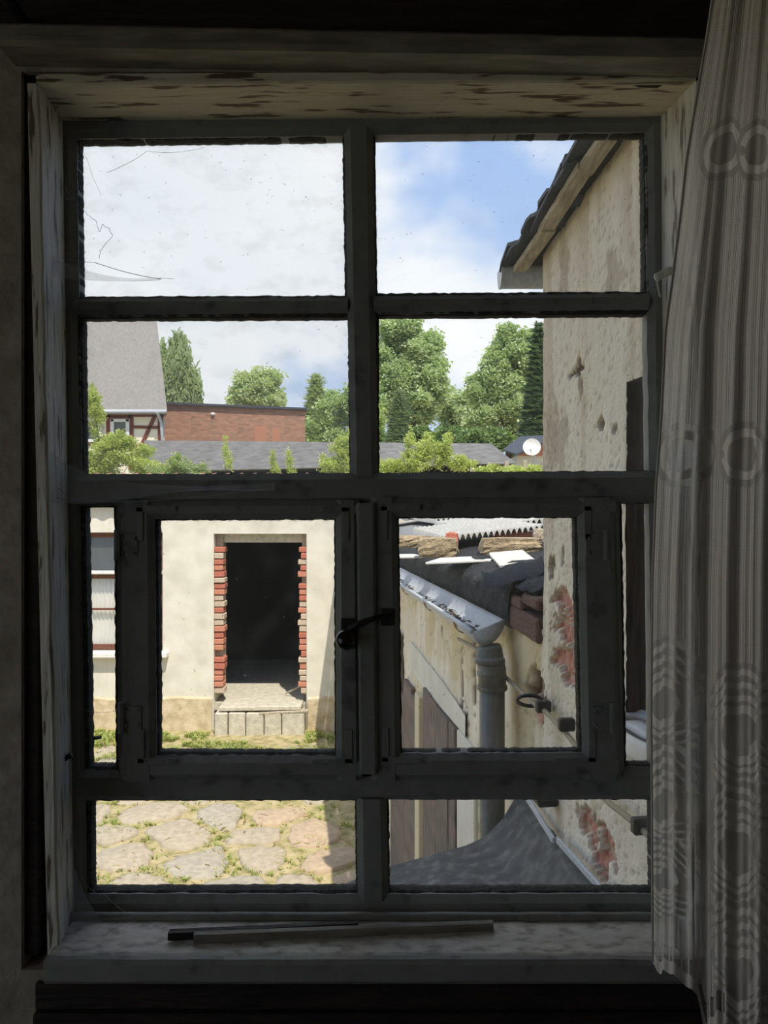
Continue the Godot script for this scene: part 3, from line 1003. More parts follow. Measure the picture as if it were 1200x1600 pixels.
	for k in [wl + 0.3, wr - 0.3]:
		win.box(Vector3(k, fy.call(953), zf - 0.005), Vector3(0.5, 0.025, 0.04), 0.004)
	var wf := part("window", win.mesh(M.brown_paint), o)
	b = MB.new()
	b.box(Vector3((wl + wr) * 0.5, fy.call(895), zf + 0.05), Vector3(wr - wl - 0.02, 0.045, 0.07), 0.01)
	part("transom_ledge", b.mesh(M.white), wf)
	for k in [wl + 0.30, wr - 0.30]:
		for e in [[fy.call(897), wt - 0.06], [wb + 0.09, fy.call(900)]]:
			b = MB.new()
			b.box(Vector3(k, (e[0] + e[1]) * 0.5, zf - 0.01), Vector3(0.5, e[1] - e[0], 0.006))
			part("pane", b.mesh(M.glass), wf)
		var cr := []
		for i in 33:
			var t := i / 32.0
			var px := lerpf(k - 0.25, k + 0.25, t)
			var pz := zf - 0.06 + sin(t * 60.0) * 0.012
			cr.append(PackedVector3Array([Vector3(px, wb + 0.06, pz), Vector3(px, fy.call(902), pz)]))
		var cb := MB.new()
		cb.smooth = true
		cb.loft(cr, false, false)
		part("lace_curtain", cb.mesh(M.lace), wf)
	b = MB.new()
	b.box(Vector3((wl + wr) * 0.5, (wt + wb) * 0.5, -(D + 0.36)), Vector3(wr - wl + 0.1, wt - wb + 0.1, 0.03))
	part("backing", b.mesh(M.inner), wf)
	b = MB.new()
	b.box(Vector3((wl + wr) * 0.5, wb - 0.015, -(D - 0.01)), Vector3(wr - wl + 0.16, 0.07, 0.22), 0.012)
	part("window_sill", b.mesh(M.white), o)
	# low tiled roof; the tile edges at the eave are scalloped
	var e0 := Vector3(0, fy.call(783), -(D - 0.13))
	var e1 := Vector3(0, EYE + (800.0 - 741.5) / F * 12.4, -12.4)
	b = MB.new()
	b.smooth = true
	for c in 6:
		var p0 := e0.lerp(e1, c / 6.0) + Vector3(0, 0.02, 0)
		var p1 := e0.lerp(e1, (c + 1.12) / 6.0) + Vector3(0, 0.0, 0)
		var rr := []
		var n := 336
		for i in n + 1:
			var xx := lerpf(L - 0.1, R + 0.1, i / float(n))
			var wv := sin(i * TAU / 8.0) * 0.022
			rr.append(PackedVector3Array([Vector3(xx, p0.y + wv - 0.02, p0.z), Vector3(xx, p0.y + wv, p0.z), Vector3(xx, p1.y + wv, p1.z)]))
		b.loft(rr, false, false)
	var rt := part("roof_tiles", b.mesh(M.red_tile), o)
	rt.set_meta("kind", "stuff")
	b = MB.new()
	var back := Vector3(0, top, -15.2)
	b.loft([PackedVector3Array([Vector3(L, e0.y - 0.06, e0.z - 0.05), Vector3(L, e1.y - 0.03, e1.z), Vector3(L, back.y, back.z)]), PackedVector3Array([Vector3(R, e0.y - 0.06, e0.z - 0.05), Vector3(R, e1.y - 0.03, e1.z), Vector3(R, back.y, back.z)])], true, true)
	part("roof_deck", b.mesh(M.board), o)


# ---------------------------------------------------------------- the side wing: one long wall, low behind, tall close to us
var patches := []

func add_patch(x: float, y: float, rx: float, ry: float, kind: int) -> void:
	var c := Q(x, y)
	var e := Q(x + rx, y)
	patches.append([-c.z, c.y, absf(-e.z + c.z), ry / F * -c.z, kind])

func wall_at(d: float, y: float) -> Array:    # [height off the plane, base colour]
	var h := nz.get_noise_2d(d * 4.0, y * 2.5) * 0.006 + nz.get_noise_2d(d * 23.0, y * 17.0) * 0.0022
	var k := nz.get_noise_2d(d * 1.3 + 7.0, y * 0.7)
	var c := lin(0.93, 0.90, 0.83).lerp(lin(0.89, 0.85, 0.77), clampf(0.5 + k * 1.4, 0, 1))
	var s := nz.get_noise_2d(d * 7.0, y * 0.5 + 20.0)       # rain streaks
	if s > 0.05: c = c.lerp(lin(0.72, 0.65, 0.53), clampf((s - 0.05) * 1.4, 0, 0.5))
	if d > 2.51:
		var m := nz.get_noise_2d(d * 2.2 + 3.0, y * 1.4)    # green and ochre damp under the eave
		c = c.lerp(lin(0.80, 0.73, 0.55), clampf(0.45 + m * 1.2, 0, 0.8))
		if d > 5.4: c = c.lerp(lin(0.88, 0.83, 0.73), 0.7)
	var pit := nz.get_noise_2d(d * 62.0 + 5.0, y * 34.0)
	if pit > 0.40:
		h -= 0.0035
		c = c.lerp(lin(0.60, 0.52, 0.41), 0.5)
	for p in patches:
		var u: float = (d - p[0]) / p[2]
		var v: float = (y - p[1]) / p[3]
		if absf(u) > 1.7 or absf(v) > 1.7: continue
		var r := sqrt(u * u + v * v) + nz.get_noise_2d(d * 13.0 + p[0], y * 11.0) * 0.8 + nz.get_noise_2d(d * 44.0, y * 40.0) * 0.45
		if r < 1.0:
			if p[4] == 0:        # plaster fallen off: brick shows
				h = -0.016 + nz.get_noise_2d(d * 30.0, y * 30.0) * 0.008
				c = lin(0.68, 0.42, 0.35).lerp(lin(0.80, 0.62, 0.54), clampf(0.5 + nz.get_noise_2d(d * 24.0, y * 24.0), 0, 1))
				if fposmod(y + 0.01 * nz.get_noise_2d(d * 9.0, y * 3.0), 0.077) < 0.011 or fposmod(d + (0.06 if fposmod(y, 0.154) < 0.077 else 0.0), 0.12) < 0.009:
					c = c.lerp(lin(0.78, 0.71, 0.62), 0.7)
					h -= 0.006
			elif p[4] == 1:      # deep dark hole
				h = -0.035
				c = lin(0.34, 0.22, 0.17)
			elif p[4] == 2:      # crack
				h = -0.012
				c = lin(0.36, 0.29, 0.22)
			elif p[4] == 3:      # smooth repair, paler
				h += 0.005
				c = c.lerp(lin(0.86, 0.83, 0.77), 0.7)
			elif p[4] == 4:      # dark damp stain
				c = c.lerp(lin(0.62, 0.56, 0.46), 0.55 * clampf((1.0 - r) * 3.0, 0, 1))
	return [h, c]

func verge_y(d: float) -> float:     # height of the annex wall's top above the eye
	return 0.803 + 0.134 * (2.53 - d)

func wall_grid(ds: Array, ys: Array, hole: Array) -> ArrayMesh:
	var nd := ds.size()
	var ny := ys.size()
	var v := PackedVector3Array()
	var c := PackedColorArray()
	v.resize(nd * ny)
	c.resize(nd * ny)
	for i in nd:
		for j in ny:
			var yy: float = ys[j]
			if hole and yy > hole[3]:
				yy = hole[3] + (yy - hole[3]) * (verge_y(ds[i]) + 0.01 - hole[3] + EYE) / (EYE + 0.80 - hole[3])
			var r := wall_at(ds[i], yy)
			v[i * ny + j] = WP(ds[i], yy - EYE, r[0])
			c[i * ny + j] = r[1]
	var n := PackedVector3Array()
	n.resize(nd * ny)
	for i in nd:
		for j in ny:
			var a := v[mini(i + 1, nd - 1) * ny + j] - v[maxi(i - 1, 0) * ny + j]
			var b := v[i * ny + mini(j + 1, ny - 1)] - v[i * ny + maxi(j - 1, 0)]
			var m := b.cross(a).normalized()
			n[i * ny + j] = m if m.x < 0 else -m
	var ix := PackedInt32Array()
	for i in nd - 1:
		for j in ny - 1:
			if hole and ds[i] >= hole[0] - 0.001 and ds[i + 1] <= hole[1] + 0.001 and ys[j] >= hole[2] - 0.001 and ys[j + 1] <= hole[3] + 0.001:
				continue
			var k := i * ny + j
			for t in [k, k + ny, k + 1, k + 1, k + ny, k + ny + 1]:
				ix.append(t)
	# front faces run clockwise seen from the left
	var t0 := (v[ix[1]] - v[ix[0]]).cross(v[ix[2]] - v[ix[0]])
	if t0.x < 0:
		for i in range(0, ix.size(), 3):
			var q := ix[i + 1]
			ix[i + 1] = ix[i + 2]
			ix[i + 2] = q
	var arr := []
	arr.resize(Mesh.ARRAY_MAX)
	arr[Mesh.ARRAY_VERTEX] = v
	arr[Mesh.ARRAY_NORMAL] = n
	arr[Mesh.ARRAY_COLOR] = c
	arr[Mesh.ARRAY_INDEX] = ix
	var am := ArrayMesh.new()
	am.add_surface_from_arrays(Mesh.PRIMITIVE_TRIANGLES, arr)
	am.surface_set_material(0, M.wall_v)
	return am

func steps(a: float, b: float, s: float) -> Array:
	var n := int(ceil((b - a) / s))
	var r := []
	for i in n + 1:
		r.append(lerpf(a, b, i / float(n)))
	return r

func wing() -> void:
	add_patch(837, 1068, 13, 28, 1); add_patch(842, 1112, 7, 16, 0)
	add_patch(690, 1070, 40, 26, 3); add_patch(642, 1000, 14, 60, 3)
	add_patch(722, 1060, 1.6, 50, 2); add_patch(741, 1055, 1.8, 60, 2); add_patch(690, 985, 1.5, 10, 2)
	add_patch(728, 1150, 2, 40, 2); add_patch(765, 1150, 2, 40, 2)
	add_patch(800, 985, 16, 22, 4)
	var o := thing("low_outbuilding", "low stained plaster outbuilding with a gutter, plank door and patched roof", "building", WP(5.0, -EYE, -0.3))
	var ds := []
	var d := 2.51
	while d < 10.19:
		ds.append(d)
		d *= 1.0075
	ds.append(10.19)
	part("wall", wall_grid(ds, steps(0.0, EYE - 0.37, 0.017), []), o)
	var B := wing_basis()
	var b := MB.new()
	b.loft([PackedVector3Array([WP(2.53, -EYE, -0.06), WP(2.53, -0.40, -0.06), WP(2.53, -0.40, -1.2), WP(2.53, -EYE, -1.2)]), PackedVector3Array([WP(10.0, -EYE, -0.06), WP(10.0, -0.40, -0.06), WP(10.0, -0.40, -1.2), WP(10.0, -EYE, -1.2)])])
	b.loft([PackedVector3Array([WP(2.53, -0.42, -0.07), WP(2.53, -0.27, -0.07), WP(2.53, -0.27, -0.6), WP(2.53, -0.42, -0.6)]), PackedVector3Array([WP(2.86, -0.42, -0.07), WP(2.86, -0.27, -0.07), WP(2.86, -0.27, -0.6), WP(2.86, -0.42, -0.6)])])
	part("wall_core", b.mesh(M.mortar_dark), o)
	# smooth pale lintel over the door, and the cracked pier beside it
	b = MB.new()
	var rings := []
	for k in [[642, 1000, 1046], [660, 1022, 1072], [690, 1060, 1107], [715, 1096, 1136], [727, 1116, 1150]]:
		rings.append(PackedVector3Array([Q(k[0], k[1], 0.002), Q(k[0], k[1] + 4, 0.016), Q(k[0], k[2], 0.016), Q(k[0], k[2], -0.03), Q(k[0], k[1], -0.03)]))
	b.loft(rings)
	part("lintel", b.mesh(M.plaster_out), o)
	# plank doors
	var px := 617.0
	var i := 0
	var tops := [[617, 632, 985], [624, 640, 1078], [638, 650, 1068], [648, 658, 1088], [669, 680, 1080], [679, 690, 1094], [689, 700, 1108], [699, 710, 1120], [709, 719.5, 1133]]
	for t in tops:
		b = MB.new()
		var dn: float = qd(t[1], 0.0) + 0.006
		var df: float = qd(t[0], 0.0) - 0.006
		var topy: float = Q((t[0] + t[1]) * 0.5, t[2]).y
		var m := (dn + df) * 0.5
		var c := WP(m, topy * 0.5 - EYE, 0.016 + rng.randf_range(-0.006, 0.006))
		b.box(c, Vector3((df - dn) * 1.007, topy, 0.028), 0.004, B * Basis(Vector3.BACK, rng.randf_range(-0.006, 0.006)))
		part("plank", b.mesh(M.planks[i % 3]), o)
		i += 1
	b = MB.new()
	var pd := qd(663, 0.0)
	b.box(WP(pd, Q(663, 1085).y * 0.5 - EYE, 0.022), Vector3(0.15, Q(663, 1085).y, 0.05), 0.006, B)
	part("door_post", b.mesh(M.cream_wall), o)
	b = MB.new()
	b.box(WP(qd(733), Q(733, 1155).y * 0.5 - EYE, 0.004), Vector3(qd(719.5) - qd(747), Q(733, 1155).y, 0.03), 0.006, B)
	part("pier", b.mesh(M.plaster_out), o)
	# bricks of the wall head left bare under the roof edge
	for k in [[802, 822, 931, 950], [823, 847, 931, 949], [804, 847, 956, 993]]:
		b = MB.new()
		var n := qd(k[1])
		var f := qd(k[0])
		var c := Q((k[0] + k[1]) * 0.5, (k[2] + k[3]) * 0.5)
		b.box(WP((n + f) * 0.5, c.y - EYE, -0.032), Vector3(f - n, (k[3] - k[2]) / F * (n + f) * 0.5, 0.10), 0.008, B * Basis(Vector3.BACK, 0.04))
		part("brick", b.mesh(M.bricks[3]), o)
	# felt deck: a humped torn edge over the gutter, then a shallow slope up to the right
	b = MB.new()
	b.smooth = true
	rings = []
	for j in 150:
		var dd := 2.60 * pow(1.0093, j)
		if dd > 9.9: dd = 9.9
		var ring := PackedVector3Array()
		var rag := nz.get_noise_1d(dd * 6.0) * 0.02
		for k in [[0.010, -0.395], [0.018, -0.375], [0.020, -0.350], [0.020, -0.325], [0.018, -0.29], [-0.005, -0.262], [-0.04, -0.24], [-0.08, -0.222], [-0.13, -0.213], [-0.20, -0.208], [-0.30, -0.195], [-0.45, -0.175], [-0.8, -0.125], [-1.3, -0.06]]:
			var oo: float = k[0]
			var yy: float = k[1]
			var amp := 0.024 if oo > -0.3 and dd < 5.5 else 0.008
			yy += (nz.get_noise_2d(dd * 3.3, oo * 8.0) + 0.5 * nz.get_noise_2d(dd * 14.0, oo * 22.0)) * amp + (rag * 0.4 - 0.004 if oo > 0.03 else 0.0)
			oo += (nz.get_noise_2d(dd * 5.0, yy * 9.0 + 60.0) + 0.7 * nz.get_noise_2d(dd * 19.0, yy * 25.0)) * (0.006 if oo > 0.03 else 0.018)
			if dd > 4.6: yy = lerpf(yy, k[1] - 0.02, 0.5)
			var floor_y := lerpf(-0.275, -0.42, smoothstep(2.78, 2.86, dd))
			yy = maxf(yy, floor_y + 0.012)
			ring.append(WP(dd, yy, oo))
		var fy := lerpf(-0.275, -0.42, smoothstep(2.78, 2.86, dd))
		ring.append(WP(dd, fy, -1.3))
		ring.append(WP(dd, fy, 0.0))
		rings.append(ring)
	b.loft(rings)
	part("roofing_felt", b.mesh(M.felt), o)
	b = MB.new()
	rings = []
	for j in 14:
		var dd := 5.2 + j * 0.38
		rings.append(PackedVector3Array([WP(dd, -0.215, -0.12), WP(dd, -0.17, -0.45), WP(dd, -0.03, -1.3), WP(dd, -0.06, -1.3), WP(dd, -0.24, -0.12)]))
	b.loft(rings)
	part("weathered_felt", b.mesh(M.felt_grey), o)
	# overlapping corrugated sheets, their wavy ends towards us
	for k in [[692, 846, 852, 828, 4.5, 1.1, 18], [742, 833, 856, 817, 5.7, 1.6, 13], [681, 819, 770, 811, 7.6, 1.8, 11], [606, 812, 690, 809, 9.0, 0.8, 9]]:
		b = MB.new()
		var n: int = k[6] * 6
		var r0 := []
		for t in n + 1:
			var p := P(lerpf(k[0], k[2], t / float(n)), lerpf(k[1], k[3], t / float(n)) - 5.0, k[4])
			var wv: float = (absf(sin(t * PI / 6.0)) * 1.7 - 0.85) * 0.0042 * k[4]
			var bk := p + Vector3(-SK * k[5], 0.025, -k[5])
			r0.append(PackedVector3Array([p + Vector3(0, wv - 0.007, 0), p + Vector3(0, wv, 0), bk + Vector3(0, wv, 0)]))
		b.loft(r0, false, false)
		part("corrugated_sheet", b.mesh(M.asbestos), o)

func annex() -> void:
	# the tall near end of the same wall, with a dark niche and a ragged slate verge
	add_patch(905, 578, 14, 5, 2); add_patch(893, 586, 8, 3, 2); add_patch(908, 605, 4, 20, 0); add_patch(905, 572, 3, 14, 2)
	add_patch(940, 662, 6, 8, 1); add_patch(962, 668, 3, 5, 1)
	add_patch(880, 938, 15, 17, 0); add_patch(890, 955, 12, 12, 0)
	add_patch(884, 985, 20, 26, 0); add_patch(882, 1033, 17, 18, 0); add_patch(893, 1060, 14, 16, 0)
	add_patch(862, 890, 5, 16, 1); add_patch(880, 872, 3, 14, 2)
	add_patch(918, 1290, 16, 26, 0); add_patch(948, 1322, 14, 26, 0); add_patch(938, 1350, 14, 22, 0)
	add_patch(870, 680, 20, 60, 4); add_patch(880, 420, 10, 70, 4); add_patch(960, 430, 18, 60, 4); add_patch(950, 250, 60, 16, 4)
	var o := thing("stucco_annex", "tall beige stuccoed annex wall at the right with flaking plaster", "building", WP(1.95, -EYE, -0.3))
	var hole := [1.46, 1.89, EYE - 0.483, EYE + 0.308]
	var ds := steps(1.425, 1.46, 0.012) + steps(1.46, 1.89, 0.011).slice(1) + steps(1.89, 2.51, 0.0075).slice(1)
	var ys := steps(0.0, EYE - 1.3, 0.05) + steps(EYE - 1.3, hole[2], 0.0085).slice(1) + steps(hole[2], hole[3], 0.0085).slice(1) + steps(hole[3], EYE + 0.80, 0.0085).slice(1)
	part("wall", wall_grid(ds, ys, hole), o)
	var B := wing_basis()
	var b := MB.new()
	# body: far return wall, and masonry behind the niche
	b.loft([PackedVector3Array([WP(2.51, -EYE, -0.004), WP(2.51, 0.80, -0.004), WP(2.51, 0.80, -1.3), WP(2.51, -EYE, -1.3)]), PackedVector3Array([WP(2.40, -EYE, -0.03), WP(2.40, 0.80, -0.03), WP(2.40, 0.80, -1.3), WP(2.40, -EYE, -1.3)])])
	b.loft([PackedVector3Array([WP(1.43, -EYE, -0.22), WP(1.43, 0.80, -0.22), WP(1.43, 0.80, -0.40), WP(1.43, -EYE, -0.40)]), PackedVector3Array([WP(2.45, -EYE, -0.22), WP(2.45, 0.80, -0.22), WP(2.45, 0.80, -0.40), WP(2.45, -EYE, -0.40)])])
	part("wall_core", b.mesh(M.plaster_out), o)
	# niche: reveals of dark wood
	b = MB.new()
	b.box(WP(1.897, -0.087, -0.11), Vector3(0.014, 0.80, 0.215), 0.002, B)
	b.box(WP(1.453, -0.087, -0.11), Vector3(0.014, 0.80, 0.215), 0.002, B)
	b.box(WP(1.675, 0.314, -0.11), Vector3(0.44, 0.014, 0.215), 0.002, B)
	b.box(WP(1.675, -0.49, -0.11), Vector3(0.44, 0.014, 0.215), 0.002, B)
	b.box(WP(1.675, -0.087, -0.205), Vector3(0.44, 0.80, 0.02), 0.002, B)
	part("niche_lining", b.mesh(M.niche), o, "dark brown niche lining")
	# white rounded ledge
	b = MB.new()
	b.smooth = true
	var base := []
	for i in 40:
		var a := TAU * i / 40.0
		var ca := cos(a)
		var sa := sin(a)
		base.append(Vector2(signf(ca) * pow(absf(ca), 0.6), signf(sa) * pow(absf(sa), 0.6)))
	var rr := []
	for k in [[0.90, -0.055], [0.97, -0.040], [1.0, -0.018], [0.985, -0.004], [0.95, 0.0], [0.90, -0.006], [0.55, -0.010], [0.05, -0.010]]:
		var ring := PackedVector3Array()
		for p in base:
			ring.append(WP(1.745 + p.x * 0.165 * k[0], -0.470 + k[1], 0.01 + p.y * 0.075 * k[0]))
		rr.append(ring)
	b.loft(rr)
	part("ledge", b.mesh(M.white), o, "white rounded ledge at the foot of the niche")
	# roof: boards under the edge, rough slates over it
	var bd := [[2.58, 2.30], [2.33, 1.99], [2.02, 1.74], [1.77, 1.43]]
	for k in bd:
		b = MB.new()
		var a := WP(k[0], verge_y(k[0]) - 0.012, 0.055)
		var c := WP(k[1], verge_y(k[1]) - 0.012 - rng.randf_range(0.0, 0.006), 0.055 + rng.randf_range(-0.006, 0.006))
		var u := (c - a).normalized()
		b.box((a + c) * 0.5, Vector3((c - a).length(), 0.020, 0.044), 0.003, Basis(u, B.z.cross(u).normalized(), B.z).orthonormalized())
		part("verge_board", b.mesh(M.board), o)
	b = MB.new()
	var dk := []
	for d in [2.60, 1.43]:
		var y := verge_y(d)
		dk.append(PackedVector3Array([WP(d, y + 0.004, 0.05), WP(d, y + 0.03, 0.05), WP(d, y + 0.03, -1.3), WP(d, y + 0.004, -1.3)]))
	b.loft(dk)
	part("roof_deck", b.mesh(M.dark_wood), o)
	for i in 17:
		for lay in 2:
			b = MB.new()
			var d := 2.57 - i * 0.074 + lay * 0.037
			var out := 0.105 + rng.randf_range(-0.010, 0.012) - lay * 0.012
			var y := verge_y(d) + 0.006 + lay * 0.016 + rng.randf_range(-0.004, 0.006)
			var poly := []
			for m in 10:
				var a := TAU * m / 10.0
				poly.append(Vector2(cos(a) * 0.072, sin(a) * 0.09) * rng.randf_range(0.62, 1.22))
			var lo := PackedVector3Array()
			var hi := PackedVector3Array()
			var tl := 0.134 + rng.randf_range(-0.12, 0.32)
			for q in poly:
				var o2: float = minf(q.y * 1.2, 0.055)
				var dr := 0.10 * o2
				lo.append(WP(d + q.x, y - q.x * tl - dr, out - 0.055 + o2))
				hi.append(WP(d + q.x, y - q.x * tl + 0.011 - dr, out - 0.055 + o2))
			b.loft([lo, hi])
			part("slate", b.mesh(M.slate), o)
	b = MB.new()
	dk = []
	for d in [2.61, 1.43]:
		var y := verge_y(d)
		dk.append(PackedVector3Array([WP(d, y + 0.031, 0.07), WP(d, y + 0.045, 0.07), WP(d, y + 0.045, -1.3), WP(d, y + 0.031, -1.3)]))
	b.loft(dk)
	part("roof_covering", b.mesh(M.slate), o)
	# eaves gutter across the far end, its stop end sticking out to the left
	b = MB.new()
	b.smooth = true
	var gx := [P(783, 0, 2.60).x, 0.95]
	rr = []
	for x in [gx[0], gx[0] + 0.002, gx[1]]:
		var ring := PackedVector3Array()
		for i in 13:
			var a := PI * i / 12.0
			ring.append(Vector3(x, EYE + 0.805 - sin(a) * 0.066, -2.635 + cos(a) * 0.052))
		for i in 13:
			var a := PI * (12 - i) / 12.0
			ring.append(Vector3(x, EYE + 0.805 - sin(a) * 0.063, -2.635 + cos(a) * 0.049))
		rr.append(ring)
	b.loft(rr, true, false)
	var gu := part("gutter", b.mesh(M.zinc), o)
	b = MB.new()
	var cap := PackedVector3Array()
	var cap2 := PackedVector3Array()
	for i in 17:
		var a := PI * i / 16.0
		cap.append(Vector3(gx[0], EYE + 0.806 - sin(a) * 0.069, -2.635 + cos(a) * 0.055))
		cap2.append(Vector3(gx[0] + 0.006, EYE + 0.806 - sin(a) * 0.069, -2.635 + cos(a) * 0.055))
	b.loft([cap, cap2])
	part("stop_end", b.mesh(M.zinc), gu)


func porch() -> void:
	# grey felt lean-to roof below the window, against the wing's wall
	var o := thing("porch_roof", "grey felted lean-to roof directly below the window, at the wing's wall", "roof", WP(2.1, -1.3, 0.4))
	var prof := [[0.0, -0.965], [0.03, -0.985], [0.07, -1.05], [0.13, -1.115], [0.20, -1.137], [0.48, -1.195], [0.68, -1.265], [0.95, -1.33]]
	var rings := []
	for i in 30:
		var d := lerpf(2.727, 1.43, i / 29.0)
		var ring := PackedVector3Array()
		for k in prof:
			var w := nz.get_noise_2d(d * 4.0, k[0] * 5.0) * 0.008
			if k[0] > 0.1 and k[0] < 0.3: w += 0.008 * smoothstep(2.5, 2.7, d)
			ring.append(WP(d, k[1] + w, k[0]))
		for k in [[0.95, -1.35], [0.68, -1.285], [0.48, -1.215], [0.20, -1.157], [0.12, -1.14], [0.05, -1.08], [0.0, -1.0]]:
			ring.append(WP(d, k[1], k[0]))
		rings.append(ring)
	var b := MB.new()
	b.loft(rings, true, false)
	part("roofing_felt", b.mesh(M.porch), o)
	# two lapped white flashing strips held by clips
	for k in [[817, 1236, 866, 1314], [871, 1312, 946, 1396]]:
		b = MB.new()
		var a := Q(k[0], k[1], 0.03)
		var c := Q(k[2], k[3], 0.03)
		var u := (c - a).normalized()
		var n := wing_basis().z
		b.box((a + c) * 0.5, Vector3((c - a).length(), 0.022, 0.010), 0.003, Basis(u, n.cross(u).normalized(), n))
		for t in [0.35, 0.8]:
			b.lathe(a.lerp(c, t) + n * 0.005, n, [[0.007, 0.0], [0.005, 0.004], [0.0, 0.005]], 8)
		part("flashing_strip", b.mesh(M.zinc), o)


func gutter_and_pipe() -> void:
	var o := thing("gutter", "pale zinc half-round gutter along the low roof's eave, rim sunlit", "gutter", WP(2.9, -0.45, 0.09))
	var b := MB.new()
	b.smooth = true
	var c0 := 0.0885
	var ring_at := func(d: float, r: float) -> PackedVector3Array:
		var ring := PackedVector3Array()
		for i in 15:
			var a := PI * i / 14.0
			ring.append(WP(d, -0.405 + cos(a) * 0.022 - sin(a) * r * 1.15, c0 - cos(a) * r * -1.0 * -1.0))
		return ring
	var rr := []
	for d in steps(2.85, 9.9, 0.4):
		var ou: PackedVector3Array = ring_at.call(d, 0.0555)
		var inn: PackedVector3Array = ring_at.call(d, 0.0535)
		inn.reverse()
		ou.append_array(inn)
		rr.append(ou)
	b.loft(rr, true, true)
	part("channel", b.mesh(M.zinc), o)
	b = MB.new()
	b.smooth = true
	var e0: PackedVector3Array = ring_at.call(2.842, 0.058)
	var e1: PackedVector3Array = ring_at.call(2.850, 0.058)
	b.loft([e0, e1])
	part("stop_end", b.mesh(M.zinc), o)
	# the rolled bead of the outer lip
	b = MB.new()
	b.smooth = true
	var tip := 0
	if ring_at.call(2.85, 0.0555)[0].x > ring_at.call(2.85, 0.0555)[14].x: tip = 14
	var pth := []
	for d in steps(2.85, 9.9, 0.3):
		pth.append(ring_at.call(d, 0.0565)[tip] + Vector3(-0.002, 0.002, 0))
	b.tube(pth, 0.009, 10)
	part("bead", b.mesh(M.zinc), o)
	# brackets: flat hoops under the channel
	for d in [3.15, 3.85, 4.6]:
		b = MB.new()
		var a: PackedVector3Array = ring_at.call(d, 0.061)
		var c: PackedVector3Array = ring_at.call(d + 0.03, 0.061)
		var rg := []
		for i in a.size():
			var up := Vector3(0, 0.003, 0)
			rg.append(PackedVector3Array([a[i], c[i], c[i] + up, a[i] + up]))
		b.loft(rg)
		part("bracket", b.mesh(M.rust), o)
	# leaves and dirt in the channel
	var lf := MB.new()
	lf.quad(Vector3(-0.5, 0, 0), Vector3(0, 0.1, -0.3), Vector3(0.5, 0.05, 0), Vector3(0, 0.08, 0.3), Vector3.UP)
	var xf := []
	var cols := []
	for i in 260:
		var d: float = [3.02, 3.45, 3.6, 4.1, 4.7, 5.2][rng.randi() % 6] + rng.randfn(0.0, 0.13)
		if d < 2.9: continue
		xf.append(Transform3D(Basis.from_euler(Vector3(rng.randf_range(-0.4, 0.4), rng.randf() * TAU, rng.randf_range(-0.4, 0.4))).scaled(Vector3.ONE * rng.randf_range(0.012, 0.034)), WP(d, -0.452 + rng.randf_range(0.0, 0.016), c0 + rng.randf_range(-0.02, 0.03))))
		cols.append(lin(0.16, 0.15, 0.14).lerp(lin(0.40, 0.28, 0.18), pow(rng.randf(), 2.5)))
	var le := scatter(numbered("dead_leaves"), lf.mesh(M.leaf), xf, cols, self)
	le.set_meta("label", "dark dead leaves and silt lying in the zinc gutter")
	le.set_meta("category", "leaves")
	# downpipe
	var t := thing("downpipe", "grey downpipe hanging from the near end of the zinc gutter", "pipe", P(769, 1330, 2.80))
	var top := P(764, 1014, 2.845)
	var ax := [top + Vector3(-0.002, 0.012, 0.0), top, top + Vector3(0.002, -0.03, 0.005), P(769, 1048, 2.80), P(769, 1072, 2.80)]
	b = MB.new()
	b.smooth = true
	b.tube(ax, [0.042, 0.047, 0.049, 0.049, 0.049], 20)
	part("outlet_bend", b.mesh(M.pipe), t)
	b = MB.new()
	b.smooth = true
	b.tube([P(769, 1068, 2.80), P(769, 1800, 2.80)], 0.0445, 20)
	part("pipe", b.mesh(M.pipe), t)
	for k in [[1032, 765, 0.0535], [1074, 769, 0.053], [1052, 768, 0.051]]:
		b = MB.new()
		b.smooth = true
		var c := P(k[1], k[0], 2.805)
		b.lathe(c, Vector3(0, 1, 0.0), [[0.046, -0.012], [k[2], -0.007], [k[2] + 0.001, 0.0], [k[2], 0.007], [0.046, 0.012]], 24)
		part("collar", b.mesh(M.pipe), t)


func rough_stone(at: Vector3, size: Vector3, turn: float, amp: float, sd: float, m: Material) -> ArrayMesh:
	var b := MB.new()
	var bs := Basis(Vector3.UP, turn)
	b.smooth = false
	var n := 6
	for ax in 3:
		for s in [-1.0, 1.0]:
			var g := []
			for i in n + 1:
				var row := []
				for j in n + 1:
					var p := Vector3()
					p[ax] = s
					p[(ax + 1) % 3] = -1.0 + 2.0 * i / n
					p[(ax + 2) % 3] = -1.0 + 2.0 * j / n
					var r := p.normalized() * 1.25
					p = p.lerp(r, 0.35)
					p *= 1.0 + nz.get_noise_3d(p.x * 1.6 + sd, p.y * 1.6, p.z * 1.6) * amp + nz.get_noise_3d(p.x * 5.0 + sd, p.y * 5.0, p.z * 5.0) * amp * 0.3
					row.append(at + bs * (p * size * 0.5))
				g.append(row)
			for i in n:
				for j in n:
					b.quad(g[i][j], g[i + 1][j], g[i + 1][j + 1], g[i][j + 1], (g[i][j] + g[i + 1][j + 1]) * 0.5 - at)
	return b.mesh(m)

